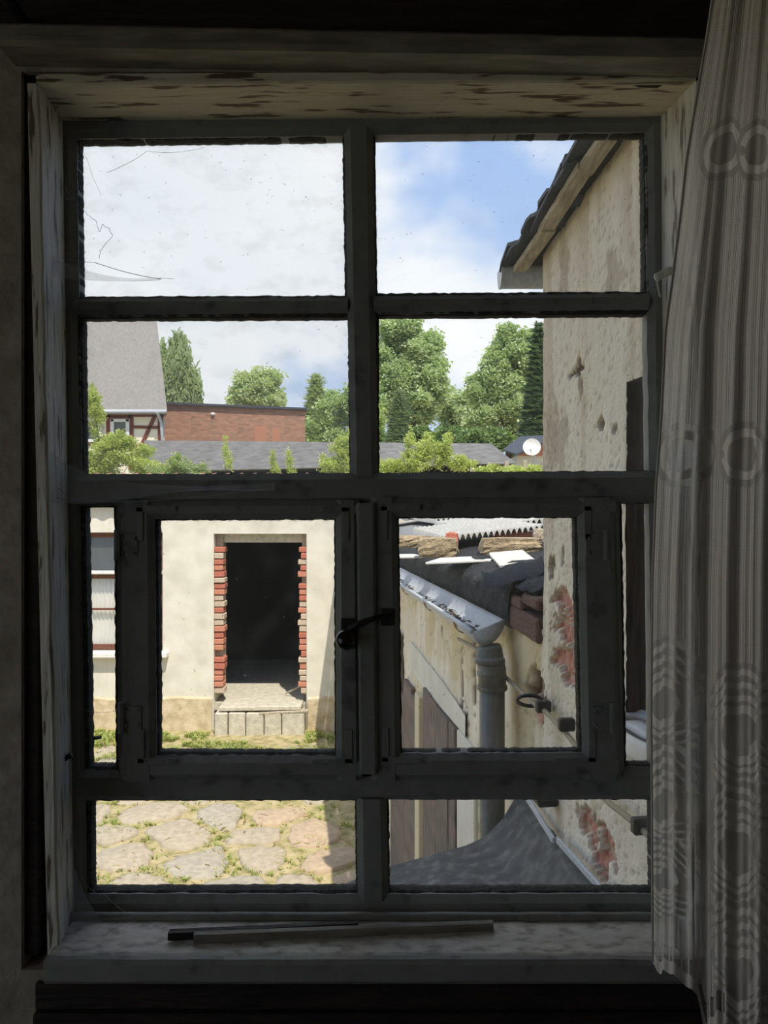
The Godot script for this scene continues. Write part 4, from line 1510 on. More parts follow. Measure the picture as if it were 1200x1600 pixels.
func roof_clutter() -> void:
	var a := -0.12
	solo("stone", rough_stone(P(684, 855, 4.25), Vector3(0.20, 0.10, 0.16), a, 0.16, 1.0, M.stone_tan), "flat tan stone weighing down the low roof left of the red brick", "stone")
	solo("stone", rough_stone(P(640, 846, 4.9), Vector3(0.22, 0.07, 0.2), 0.3, 0.16, 2.0, M.stone_tan), "flatter grey-tan stone at the low roof's left edge, behind the tan one", "stone")
	solo("brick", rough_stone(P(706, 848, 4.35), Vector3(0.065, 0.11, 0.14), a, 0.10, 3.0, M.bricks[0]), "bright red brick fragment standing beside the flat tan stone", "brick")
	solo("stone", rough_stone(P(797, 854, 3.85), Vector3(0.28, 0.085, 0.16), -0.05, 0.15, 4.0, M.stone_tan), "long brownish stone on the low roof beside the annex wall", "stone")
	solo("brick", rough_stone(P(801, 838, 4.6), Vector3(0.23, 0.06, 0.11), a, 0.05, 5.0, M.bricks[1]), "whole reddish brick lying behind the long brownish stone", "brick")
	solo("stone", rough_stone(P(842, 838, 4.3), Vector3(0.065, 0.08, 0.1), a, 0.08, 6.0, M.mortar), "small grey block at the annex corner on the low roof", "stone")
	var b := MB.new()
	b.box(P(725, 872, 3.75) - Vector3(0, 0.008, 0), Vector3(0.30, 0.010, 0.30), 0.002, Basis(Vector3.UP, -0.3).rotated(Vector3.BACK, 0.06))
	solo("metal_sheet", b.mesh(M.white), "bright white metal sheet lying on the low roof's black felt", "sheet")
	b = MB.new()
	b.box(P(632, 869, 4.4), Vector3(0.16, 0.012, 0.22), 0.002, Basis(Vector3.UP, 0.2))
	solo("metal_sheet", b.mesh(M.white), "white sheet scrap under the tan stone at the roof's left edge", "sheet")
	# torn felt flaps curling up by the wall
	b = MB.new()
	b.smooth = true
	var rr := []
	for i in 16:
		var t := i / 15.0
		var x := lerpf(752, 846, t)
		var y := lerpf(893, 868, pow(t, 2.0)) + sin(t * 9.0) * 2.0
		var ring := PackedVector3Array()
		for k in 6:
			var u := k / 5.0
			ring.append(P(x + u * 6.0, y + 22.0 * u * u + 2.0, 3.05 - u * 0.22))
		for k in 6:
			var u := 1.0 - k / 5.0
			ring.append(P(x + u * 6.0, y + 22.0 * u * u, 3.055 - u * 0.22))
		rr.append(ring)
	b.loft(rr)
	solo("felt_flap", b.mesh(M.felt), "torn black roofing felt curling up against the annex corner", "roofing felt")
	b = MB.new()
	b.smooth = false
	var r2 := []
	for i in 29:
		var t := i / 28.0
		var wv := absf(sin(i * PI / 2.0)) * 0.010
		var p := P(lerpf(764, 784, t), lerpf(866, 889, t), lerpf(3.7, 3.2, t))
		r2.append(PackedVector3Array([p + Vector3(0, wv, 0), p + Vector3(0.16, wv + 0.012, -0.03), p + Vector3(0.16, wv + 0.004, -0.03), p + Vector3(0, wv - 0.008, 0)]))
	b.loft(r2)
	solo("corrugated_scrap", b.mesh(M.asbestos), "broken piece of corrugated sheet lying on the low roof by the annex corner", "sheet")


func cable() -> void:
	var o := thing("cable", "pale cable sagging along the wing's wall with a black loop", "cable", Q(850, 1110, 0.03))
	var pts := []
	for k in [[716, 998], [746, 1016], [788, 1056], [814, 1080], [832, 1098], [852, 1112], [876, 1136], [900, 1166], [922, 1205], [944, 1246], [975, 1272], [1000, 1293], [1030, 1320]]:
		pts.append(k)
	var cv := Curve3D.new()
	cv.bake_interval = 0.02
	for i in pts.size():
		var p := Q(pts[i][0], pts[i][1], 0.032)
		var a := Q(pts[maxi(i - 1, 0)][0], pts[maxi(i - 1, 0)][1], 0.032)
		var c := Q(pts[mini(i + 1, pts.size() - 1)][0], pts[mini(i + 1, pts.size() - 1)][1], 0.032)
		cv.add_point(p, (a - c) / 6.0, (c - a) / 6.0)
	var b := MB.new()
	b.smooth = true
	b.tube(Array(cv.get_baked_points()), 0.0075, 8)
	part("sheath", b.mesh(M.cable), o)
	b = MB.new()
	b.smooth = true
	var ring := []
	for i in 25:
		var a := TAU * i / 24.0
		ring.append(Q(828, 1095, 0.05) + Vector3(cos(a) * 0.040, sin(a) * 0.022 - cos(a) * 0.004, sin(a) * 0.025))
	b.tube(ring, 0.0062, 8, false)
	part("loop", b.mesh(M.black), o, "black loop")
	var n := wing_basis()
	for k in [[849, 1104], [885, 1132], [1003, 1290]]:
		b = MB.new()
		b.box(Q(k[0], k[1], 0.03), Vector3(0.024, 0.036, 0.045), 0.004, n)
		part("clip", b.mesh(M.iron), o)
	b = MB.new()
	b.box(Q(852, 1250, 0.03), Vector3(0.06, 0.025, 0.06), 0.004, n)
	b.tube([Q(842, 1252, 0.03), Q(842, 1252, 0.10)], 0.006, 8)
	solo("wall_hook", b.mesh(M.iron), "dark iron hook in the wall just above the white flashing strip", "hook")


# ---------------------------------------------------------------- far buildings
func far_buildings() -> void:
	# half-timbered house
	var D := 30.0
	var o := thing("timbered_house", "half-timbered house with cream infill and a tall steep grey roof", "house", Vector3(-12, 0, -D))
	var b := MB.new()
	var xr := P(257, 0, D).x
	var ey := P(0, 643, D).y
	b.loft([PackedVector3Array([Vector3(xr, 0, -D), Vector3(-19, 0, -D), Vector3(-19, 0, -D - 7), Vector3(xr - 2.4, 0, -D - 7)]), PackedVector3Array([Vector3(xr, ey, -D), Vector3(-19, ey, -D), Vector3(-19, ey, -D - 7), Vector3(xr - 2.4, ey, -D - 7)])])
	part("wall", b.mesh(M.infill), o)
	b = MB.new()
	var e := P(261, 640, D - 0.35)
	var r := P(243, 484, D + 3.6)
	var under := Vector3(0, -0.16, 0)
	b.loft([PackedVector3Array([e, r, r + Vector3(-1.4, e.y - r.y, -4.2), r + Vector3(-1.4, e.y - r.y - 0.16, -4.2), e + under]), PackedVector3Array([Vector3(-19, e.y, e.z), Vector3(-19, r.y, r.z), Vector3(-19, e.y, r.z - 4.2), Vector3(-19, e.y - 0.16, r.z - 4.2), Vector3(-19, e.y - 0.16, e.z)])])
	part("roof", b.mesh(M.tile_roof), o)
	var tim := [[170, 645, 170, 735, 0.17], [205, 645, 205, 735, 0.17], [251, 645, 251, 735, 0.2], [130, 645, 130, 735, 0.17], [120, 648, 256, 648, 0.16], [170, 652, 205, 652, 0.1], [207, 667, 250, 668, 0.11], [207, 696, 250, 696, 0.12], [120, 694, 205, 694, 0.12], [243, 648, 213, 714, 0.13], [120, 718, 256, 718, 0.14]]
	for k in tim:
		b = MB.new()
		var p := P(k[0], k[1], D)
		var q := P(k[2], k[3], D)
		var u := (q - p).normalized()
		b.box((p + q) * 0.5, Vector3(k[4], (q - p).length(), 0.12), 0.01, Basis(u.cross(Vector3.BACK).normalized(), u, Vector3.BACK))
		part("timber", b.mesh(M.timber), o)
	for wx in [[174, 203], [133, 160]]:
		b = MB.new()
		var lo := P(wx[0], 691, D)
		var hi := P(wx[1], 655, D)
		for s in [[lo.x + 0.06, 0.5 * (lo.y + hi.y), 0.14, hi.y - lo.y], [hi.x - 0.06, 0.5 * (lo.y + hi.y), 0.14, hi.y - lo.y], [0.5 * (lo.x + hi.x), hi.y - 0.05, hi.x - lo.x, 0.12], [0.5 * (lo.x + hi.x), lo.y + 0.05, hi.x - lo.x, 0.12]]:
			b.box(Vector3(s[0], s[1], -D + 0.05), Vector3(s[2], s[3], 0.12), 0.01)
		var w := part("window", b.mesh(M.white), o)
		b = MB.new()
		b.box(Vector3((lo.x + hi.x) * 0.5, (lo.y + hi.y) * 0.5, -D + 0.03), Vector3(hi.x - lo.x - 0.2, hi.y - lo.y - 0.2, 0.03))
		part("pane", b.mesh(M.far_glass), w)
	b = MB.new()
	b.smooth = true
	b.tube([P(245, 643, D - 0.5), P(249, 652, D - 0.2), P(252, 660, D - 0.15), P(256, 735, D - 0.15)], 0.06, 8)
	part("downpipe", b.mesh(M.zinc), o)
	b = MB.new()
	b.smooth = true
	b.tube([Vector3(-19, e.y - 0.08, e.z + 0.07), e + Vector3(0, -0.08, 0.07)], 0.08, 8)
	part("gutter", b.mesh(M.zinc), o)

	# long brick barn behind
	var BD := 34.0
	o = thing("brick_barn", "long red brick building with a thin roof edge behind the dark shed", "building", P(360, 800, BD))
	o.position.y = 0
	b = MB.new()
	var l := P(236, 631, BD)
	var rr := P(477, 641, BD)
	b.loft([PackedVector3Array([Vector3(l.x, 0, l.z), l, l + Vector3(0, 0, -5), Vector3(l.x, 0, l.z - 5)]), PackedVector3Array([Vector3(rr.x, 0, rr.z), rr, rr + Vector3(-0.9, 0, -5), Vector3(rr.x - 0.9, 0, rr.z - 5)])])
	part("wall", b.mesh(M.brickwall), o)
	b = MB.new()
	b.loft([PackedVector3Array([l + Vector3(-0.1, 0, 0.15), l + Vector3(-0.1, 0.09, 0.15), l + Vector3(-0.1, 0.09, -5.1), l + Vector3(-0.1, 0, -5.1)]), PackedVector3Array([rr + Vector3(0.1, 0, 0.15), rr + Vector3(0.1, 0.09, 0.15), rr + Vector3(-0.8, 0.09, -5.1), rr + Vector3(-0.8, 0, -5.1)])])
	part("roof", b.mesh(M.slate), o)
	for k in [[398, 416, 668], [425, 437, 672]]:
		b = MB.new()
		b.box(P((k[0] + k[1]) * 0.5, (k[2] + 690) * 0.5, BD) + Vector3(0, 0, 0.0), Vector3((k[1] - k[0]) / F * BD, (694 - k[2]) / F * BD, 0.03))
		part("bricked_up_opening", b.mesh(M.brick_patch), o)
	b = MB.new()
	b.box(P(333, 647, BD), Vector3(0.18, 0.12, 0.2), 0.03)
	part("lamp", b.mesh(M.white), o)

	# long shed under a dark hipped felt roof
	o = thing("long_shed", "long low shed with a dark grey felt roof hipped at its right end", "shed", P(520, 800, 23))
	o.position.y = 0
	b = MB.new()
	var a0 := P(225, 737, 20.0)
	var a1 := P(806, 724, 20.5)
	var r0 := P(225, 688, 25.0)
	var r1 := P(768, 693, 25.0)
	var c0 := a0 + Vector3(0, 0, -10)
	var c1 := a1 + Vector3(0, 0, -10)
	b.quad(a0, a1, r1, r0, Vector3(0, 1, 1))
	b.quad(r0, r1, c1, c0, Vector3(0, 1, -1))
	b.tri(a1, c1, r1, Vector3(1, 1, 0))
	b.tri(a0, c0, r0, Vector3(-1, 0, 0))
	b.quad(a0, a1, c1, c0, Vector3.DOWN)
	part("roof", b.mesh(M.felt_far), o)
	b = MB.new()
	b.box(Vector3((a0.x + a1.x) * 0.5, a0.y * 0.5 - 0.03, -25), Vector3(a1.x - a0.x - 0.6, a0.y - 0.05, 8.6))
	part("wall", b.mesh(M.cream_wall), o)

	# cottage with the satellite dish
	var CD := 31.0
	o = thing("cottage", "small cottage with a slate roof and orange gable behind the dish", "house", P(850, 800, CD))
	o.position.y = 0
	b = MB.new()
	var g0 := P(784, 707, CD)
	var g1 := P(805, 711, CD - 1)
	var gp := P(830, 682, CD)
	b.loft([PackedVector3Array([P(786, 704, CD - 1), P(812, 684, CD), P(812, 682, CD), P(786, 702, CD - 1)]), PackedVector3Array([P(806, 712, CD - 3), P(876, 681, CD - 3), P(876, 678, CD - 3), P(806, 709, CD - 3)])])
	b.loft([PackedVector3Array([P(812, 684, CD), P(876, 681, CD - 3), P(876, 678, CD - 3), P(812, 682, CD)]), PackedVector3Array([P(920, 712, CD), P(960, 712, CD - 3), P(960, 709, CD - 3), P(920, 709, CD)])])
	part("roof", b.mesh(M.slate), o)
	b = MB.new()
	b.loft([PackedVector3Array([P(808, 712, CD - 2.6), P(808, 712, CD - 2.5), P(950, 712, CD - 2.5), P(950, 712, CD - 2.6)]), PackedVector3Array([P(875, 683, CD - 2.6), P(875, 683, CD - 2.5), P(877, 683, CD - 2.5), P(877, 683, CD - 2.6)])])
	part("gable", b.mesh(M.bricks[1]), o, "orange gable boards")
	b = MB.new()
	var lo := P(808, 712, CD - 2.5)
	var hi := P(950, 712, CD - 2.5)
	b.box(Vector3((lo.x + hi.x) * 0.5, lo.y * 0.5, lo.z - 1.5), Vector3(hi.x - lo.x, lo.y, 3.0))
	part("wall", b.mesh(M.white_wall), o)

	var dd := 27.0
	o = thing("satellite_dish", "white round satellite dish on a pole in front of the cottage", "satellite dish", P(836, 800, dd))
	o.position.y = 0
	b = MB.new()
	b.smooth = true
	var ax := Vector3(-0.15, 0.22, 1).normalized()
	b.lathe(P(831, 699, dd), ax, [[0.0, -0.02], [0.12, -0.015], [0.22, 0.01], [0.29, 0.05], [0.30, 0.06], [0.29, 0.055], [0.21, 0.02], [0.11, -0.002], [0.0, -0.006]], 28)
	part("reflector", b.mesh(M.white), o)
	b = MB.new()
	var pb := P(835, 800, dd)
	b.tube([Vector3(pb.x, 0, pb.z - 0.1), P(835, 702, dd + 0.1)], 0.03, 8)
	part("pole", b.mesh(M.zinc), o)
	b = MB.new()
	b.tube([P(831, 711, dd - 0.05), P(829, 704, dd - 0.35)], 0.012, 6)
	b.box(P(829, 703, dd - 0.36), Vector3(0.06, 0.06, 0.1), 0.01)
	part("receiver_arm", b.mesh(M.zinc), o)

	o = thing("board_fence", "pale board fence running below the satellite dish", "fence", P(800, 800, 19))
	o.position.y = 0
	for k in 10:
		b = MB.new()
		var y := 0.12 + k * 0.42
		var p := P(738, 729, 19.5)
		var q := P(880, 717, 18.0)
		var top := P(850, 722, 19).y - 0.32
		if y > top: break
		var u := (q - p).normalized()
		b.box(Vector3((p.x + q.x) * 0.5, y + 0.16, (p.z + q.z) * 0.5), Vector3((q - p).length(), 0.38, 0.03), 0.006, Basis(Vector3.UP, atan2(-u.z, u.x)))
		part("board", b.mesh(M.fence), o)
	for k in 6:
		b = MB.new()
		var p := P(738, 729, 19.5).lerp(P(880, 717, 18.0), k / 5.0)
		b.box(Vector3(p.x, 2.0, p.z - 0.06), Vector3(0.1, 4.0, 0.1), 0.01)
		part("post", b.mesh(M.board), o)


# ---------------------------------------------------------------- plants
func clump(n: int, sz: float, spread: float, thin: float, sd: int) -> ArrayMesh:
	var r := RandomNumberGenerator.new()
	r.seed = sd
	var b := MB.new()
	for i in n:
		var bs := Basis.from_euler(Vector3(r.randf_range(-1.2, 1.2), r.randf() * TAU, r.randf_range(-0.8, 0.8)))
		var at := Vector3(r.randfn(), r.randfn(), r.randfn()) * spread * 0.5
		var l := sz * r.randf_range(0.7, 1.3)
		var w := l * thin
		var a := at - bs.x * l * 0.5
		var c := at + bs.x * l * 0.5 - bs.y * l * 0.12
		b.quad(a, at + bs.z * w * 0.5 + bs.y * l * 0.06, c, at - bs.z * w * 0.5 + bs.y * l * 0.06, bs.y)
	return b.mesh(M.leaf)

func crown(blobs: Array, n: int, size: float, ca: Color, cb: Color, gap := 0.0, droop := 0.0) -> Array:
	var xf := []
	var cols := []
	var tot := 0.0
	for k in blobs:
		tot += k[1].x * k[1].y
	for k in blobs:
		var cnt := int(n * k[1].x * k[1].y / tot)
		for i in cnt:
			var dir := Vector3(rng.randfn(), rng.randfn(), rng.randfn()).normalized()
			var rad := pow(rng.randf(), 0.45)
			var p: Vector3 = k[0] + dir * k[1] * rad
			if gap > 0.0 and nz.get_noise_3d(p.x * 0.9 / size * 0.35, p.y * 1.2 / size * 0.35, p.z * 0.9 / size * 0.35) < gap - 0.35:
				continue
			var s := size * rng.randf_range(0.7, 1.3)
			var bs := Basis.from_euler(Vector3(rng.randf_range(-0.5, 0.5), rng.randf() * TAU, rng.randf_range(-0.5, 0.5)))
			xf.append(Transform3D(bs.scaled(Vector3(s, s * (1.0 + droop), s)), p))
			cols.append(ca.lerp(cb, clampf(rng.randf() * 0.8 + nz.get_noise_3d(p.x, p.y, p.z) * 0.6 + 0.1, 0, 1)))
	return [xf, cols]

func trunk(o: Node, base: Vector3, top: Vector3, r: float, branches: Array) -> void:
	var b := MB.new()
	b.smooth = true
	var path := []
	var rad := []
	for i in 9:
		var t := i / 8.0
		path.append(base.lerp(top, t) + Vector3(sin(t * 5.0), 0, cos(t * 4.0) - 1.0) * r * 0.6)
		rad.append(lerpf(r, r * 0.25, t))
	b.tube(path, rad, 8)
	var i := 0
	for e in branches:
		i += 1
		var s := base.lerp(top, 0.28 + 0.6 * i / float(branches.size() + 1))
		b.tube([s, s.lerp(e, 0.5) + Vector3(0, (e - s).length() * 0.08, 0), e], [r * 0.4, r * 0.25, r * 0.08], 6)
	part("trunk", b.mesh(M.bark), o)

func tree(called: String, label: String, d: float, blobs_px: Array, n: int, size: float, ca: Color, cb: Color, tr: float, group := "", gap := 0.18, droop := 0.0, cl := 0) -> void:
	var blobs := []
	var lo := Vector3(0, 999, 0)
	var hi := Vector3(0, -999, 0)
	for k in blobs_px:
		var dz: float = k[4] if k.size() > 4 else 0.0
		var c := P(k[0], k[1], d + dz)
		var r := Vector3(k[2] / F * d, k[3] / F * d, (k[2] + k[3]) * 0.42 / F * d)
		blobs.append([c, r])
		if c.y < lo.y: lo = c
		if c.y > hi.y: hi = c
	var base := Vector3(lo.x * 0.6 + hi.x * 0.4, 0, -d)
	var o := thing(called, label, "tree" if tr > 0.05 else "bush", base, group)
	var br := []
	var lumps := []
	for k in blobs:
		br.append(k[0])
		lumps.append([k[0], k[1] * 0.72])
		for q in 9:
			var dir := Vector3(rng.randfn(), rng.randfn() + 0.2, rng.randfn() + 0.2).normalized()
			lumps.append([k[0] + dir * k[1] * rng.randf_range(0.62, 0.95), k[1] * rng.randf_range(0.22, 0.42)])
	blobs = lumps
	trunk(o, base - Vector3(0, 0.1, 0), hi, tr, br)
	var c := crown(blobs, n, size, ca, cb, gap, droop)
	var cm: ArrayMesh = [M.clump_a, M.clump_b, M.clump_c][cl]
	scatter("foliage", cm, c[0], c[1], o)

func conifer(label: String, d: float, px: float, ytop: float, half: float, ylow: float, n: int, size: float, ca: Color, cb: Color) -> void:
	var top := P(px, ytop, d)
	var base := Vector3(top.x, 0, -d)
	var o := thing("spruce", label, "tree", base)
	var R := half / F * d
	var low := P(px, ylow, d).y
	var br := []
	for i in 10:
		var a := i * 2.4
		br.append(Vector3(top.x, lerpf(low, top.y, i / 12.0), -d) + Vector3(cos(a), -0.15, sin(a)) * R * (1.0 - i / 12.0) * 0.9)
	trunk(o, base, top, 0.16, br)
	var xf := []
	var cols := []
	var tiers := 26
	for i in n:
		var t := 1.0 - sqrt(rng.randf())
		t = (floor(t * tiers) + rng.randf() * 0.55) / tiers
		var y := lerpf(low, top.y, t)
		var a := rng.randf() * TAU
		var lobe := 0.72 + 0.28 * sin(a * 5.0 + floor(t * tiers) * 1.9)
		var rad := R * (1.0 - t) * lobe * pow(rng.randf(), 0.4) + 0.05
		var p := Vector3(top.x + cos(a) * rad, y - rad * 0.28, -d + sin(a) * rad)
		var s := size * rng.randf_range(0.7, 1.2)
		xf.append(Transform3D((Basis(Vector3.UP, -a) * Basis(Vector3.BACK, -0.35)).scaled(Vector3(s, s * 0.6, s)), p))
		cols.append(ca.lerp(cb, rng.randf()))
	scatter("foliage", M.clump_b, xf, cols, o)

func plants() -> void:
	M.clump_a = clump(9, 0.42, 0.85, 0.6, 1)
	M.clump_b = clump(14, 0.85, 0.6, 0.16, 2)
	M.clump_c = clump(9, 0.75, 0.7, 0.30, 3)
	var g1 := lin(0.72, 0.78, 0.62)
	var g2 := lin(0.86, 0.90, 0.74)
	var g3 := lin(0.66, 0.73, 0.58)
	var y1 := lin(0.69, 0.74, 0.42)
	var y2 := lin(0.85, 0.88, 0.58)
	# left to right, far ones first
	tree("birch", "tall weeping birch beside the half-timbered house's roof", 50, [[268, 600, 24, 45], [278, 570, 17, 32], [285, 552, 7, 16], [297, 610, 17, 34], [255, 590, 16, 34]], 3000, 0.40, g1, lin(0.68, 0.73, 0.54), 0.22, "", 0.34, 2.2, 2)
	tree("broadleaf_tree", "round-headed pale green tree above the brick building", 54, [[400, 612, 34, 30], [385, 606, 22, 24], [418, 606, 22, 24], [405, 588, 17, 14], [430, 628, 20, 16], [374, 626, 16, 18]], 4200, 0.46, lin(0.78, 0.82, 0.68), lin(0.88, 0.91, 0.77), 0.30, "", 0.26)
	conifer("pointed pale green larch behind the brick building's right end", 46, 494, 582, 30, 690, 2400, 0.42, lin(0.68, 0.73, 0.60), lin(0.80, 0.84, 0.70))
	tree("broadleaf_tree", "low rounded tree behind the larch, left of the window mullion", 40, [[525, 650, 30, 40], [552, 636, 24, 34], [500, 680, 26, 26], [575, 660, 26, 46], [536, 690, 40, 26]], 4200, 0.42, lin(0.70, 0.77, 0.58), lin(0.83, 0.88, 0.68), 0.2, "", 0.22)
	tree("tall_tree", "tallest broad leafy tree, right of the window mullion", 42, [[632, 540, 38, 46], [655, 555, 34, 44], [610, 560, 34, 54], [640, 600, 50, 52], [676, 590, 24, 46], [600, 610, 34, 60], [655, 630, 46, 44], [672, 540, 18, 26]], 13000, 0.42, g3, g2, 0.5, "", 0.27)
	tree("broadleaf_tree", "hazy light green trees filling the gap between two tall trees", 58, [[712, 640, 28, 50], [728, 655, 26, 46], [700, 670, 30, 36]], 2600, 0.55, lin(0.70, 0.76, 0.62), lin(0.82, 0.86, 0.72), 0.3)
	tree("tall_tree", "broad leafy tree right of centre, left of the dark spruce", 44, [[790, 545, 26, 34], [808, 560, 26, 46], [770, 575, 28, 40], [752, 610, 24, 40], [785, 620, 44, 56], [810, 640, 34, 46], [764, 655, 34, 40], [815, 530, 16, 18]], 12000, 0.42, g3, g2, 0.45, "", 0.25)
	conifer("dark spruce with layered boughs next to the annex wall", 38, 842, 500, 36, 715, 5200, 0.40, lin(0.34, 0.43, 0.35), lin(0.52, 0.60, 0.50))
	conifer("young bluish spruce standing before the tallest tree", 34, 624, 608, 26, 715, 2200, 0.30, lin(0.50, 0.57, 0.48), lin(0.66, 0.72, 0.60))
	tree("hedge", "dark green hedge along the back of the long shed", 36, [[600, 690, 30, 26], [660, 690, 40, 22], [720, 688, 40, 24], [770, 690, 30, 20]], 3000, 0.40, lin(0.44, 0.54, 0.36), lin(0.62, 0.70, 0.48), 0.08)
	tree("hedge", "low sunny hedge at the foot of the pale board fence", 17, [[760, 737, 26, 10], [800, 738, 28, 9], [838, 738, 24, 10]], 900, 0.10, y1, y2, 0.02, "", 0.05)
	# near the yard: yellow-green bushes behind the outbuilding's roof
	tree("shrub", "yellow-green bush with a tall spire before the half-timbered house", 16.5, [[150, 650, 13, 44], [146, 628, 8, 26], [165, 706, 40, 34], [210, 712, 34, 28], [150, 730, 40, 30], [235, 732, 40, 18], [188, 690, 18, 20]], 3600, 0.115, y1, y2, 0.03, "", 0.24)
	tree("shrub", "bushy growth at the foot of the timbered house's downpipe", 16, [[285, 728, 22, 18], [262, 736, 30, 16], [310, 738, 24, 14]], 700, 0.11, g1, y1, 0.03, "", 0.2)
	tree("shrub", "bright bush against the mullion's left side", 15.5, [[528, 712, 14, 32], [545, 706, 13, 34], [515, 730, 18, 18], [556, 730, 22, 30]], 1300, 0.105, y1, y2, 0.025, "", 0.2)
	tree("sapling", "young yellow-green tree in front of the long shed, right pane", 15.5, [[668, 700, 13, 32], [655, 718, 24, 24], [690, 712, 20, 22], [640, 690, 7, 26], [700, 692, 6, 26], [720, 724, 22, 12], [612, 728, 26, 18]], 1800, 0.10, y1, y2, 0.025, "", 0.22)
	var spr := [[352, 700, 3, 34, "thin upright sprig, leftmost of those before the dark shed roof"], [425, 715, 3, 24, "thin upright sprig before the shed roof, second from the bright bush"], [450, 714, 4, 24, "thin upright sprig before the shed roof, nearest the bright bush"]]
	for k in spr:
		tree("sprig", k[4], 15.8, [[k[0], k[1], k[2], k[3] * 0.6], [k[0] + 6, k[1] + 22, 6, 16], [k[0] + 3, k[1] + 10, 4, 16]], 130, 0.075, y1, y2, 0.012, "", 0.0)


# ---------------------------------------------------------------- lace curtain
func curtain_texture() -> ImageTexture:
	var w := 512
	var h := 2048
	var r := RandomNumberGenerator.new()
	r.seed = 77
	var colA := PackedFloat32Array()
	colA.resize(w)
	var x := 0
	while x < w:
		var wd := r.randi_range(3, 7)
		var a := r.randf_range(0.70, 0.90)
		var gapw := r.randi_range(1, 3)
		for k in wd:
			if x + k < w: colA[x + k] = a
		for k in gapw:
			if x + wd + k < w: colA[x + wd + k] = r.randf_range(0.22, 0.46)
		x += wd + gapw
	for k in 7: colA[k] = 0.92
	var data := PackedByteArray()
	data.resize(w * h * 4)
	data.fill(225)
	for y in h:
		var row := y * w * 4
		var t := 0.06 if y % 4 < 2 else -0.04
		for k in w:
			data[row + k * 4 + 3] = int(clampf(colA[k] + t, 0.0, 0.95) * 255.0)
	# motifs: discs, rings and rows of arcs; x in cloth units of 0..260, y in 0..1640
	var sx := w / 260.0
	var sy := h / 1700.0
	var motif := func(cx: float, cy: float, r0: float, r1: float, a: float, y_lo: float, y_hi: float) -> void:
		for yy in range(maxi(0, int((cy - r1) * sy)), mini(h, int((cy + r1) * sy) + 1)):
			for xx in range(maxi(0, int((cx - r1) * sx)), mini(w, int((cx + r1) * sx) + 1)):
				var dx := xx / sx - cx
				var dy := yy / sy - cy
				if dy < y_lo or dy > y_hi: continue
				var q := sqrt(dx * dx + dy * dy)
				if q >= r0 and q < r1:
					data[(yy * w + xx) * 4 + 3] = int(a * 255.0)
	for m in [[76, 255, 25], [150, 255, 25], [43, 730, 27], [150, 730, 27], [240, 730, 27], [28, 1120, 26], [148, 1165, 33], [235, 1165, 33], [26, 1280, 25], [140, 1345, 31], [230, 1345, 31], [26, 1437, 25], [145, 1520, 30]]:
		var y: float = m[1] + 40.0
		motif.call(m[0], y, 0, m[2], 0.46, -99, 99)
		motif.call(m[0], y, m[2], m[2] + 13, 0.92, -99, 99)
		motif.call(m[0], y, m[2] + 13, m[2] + 24, 0.52, -99, 99)
		if y > 1000:
			for k in 3:
				motif.call(m[0], y - 14 - k * 20, m[2] + 6, m[2] + 15, 0.94, -99, -12)
				motif.call(m[0], y - 14 - k * 20, m[2] + 15, m[2] + 25, 0.50, -99, -12)
				motif.call(m[0], y + 10 + k * 16, m[2] + 8, m[2] + 15, 0.94, 14, 99)
				motif.call(m[0], y + 10 + k * 16, m[2] + 15, m[2] + 22, 0.50, 14, 99)
	for m in [[107, 730], [196, 730], [72, 1130], [90, 1290], [88, 1440], [118, 255]]:
		motif.call(m[0], m[1] + 40.0, 0, 8, 0.50, -99, 99)
	# ladder of open squares above the hem, then the solid hem
	for k in range(0, 512):
		var bot: float = 1.0 - 0.008
		for yy in range(int(h * 0.962), h):
			var solid := yy > int(h * 0.982) or (k % 17) < 4
			data[(yy * w + k) * 4 + 3] = 215 if solid else 60
	return ImageTexture.create_from_image(Image.create_from_data(w, h, false, Image.FORMAT_RGBA8, data))

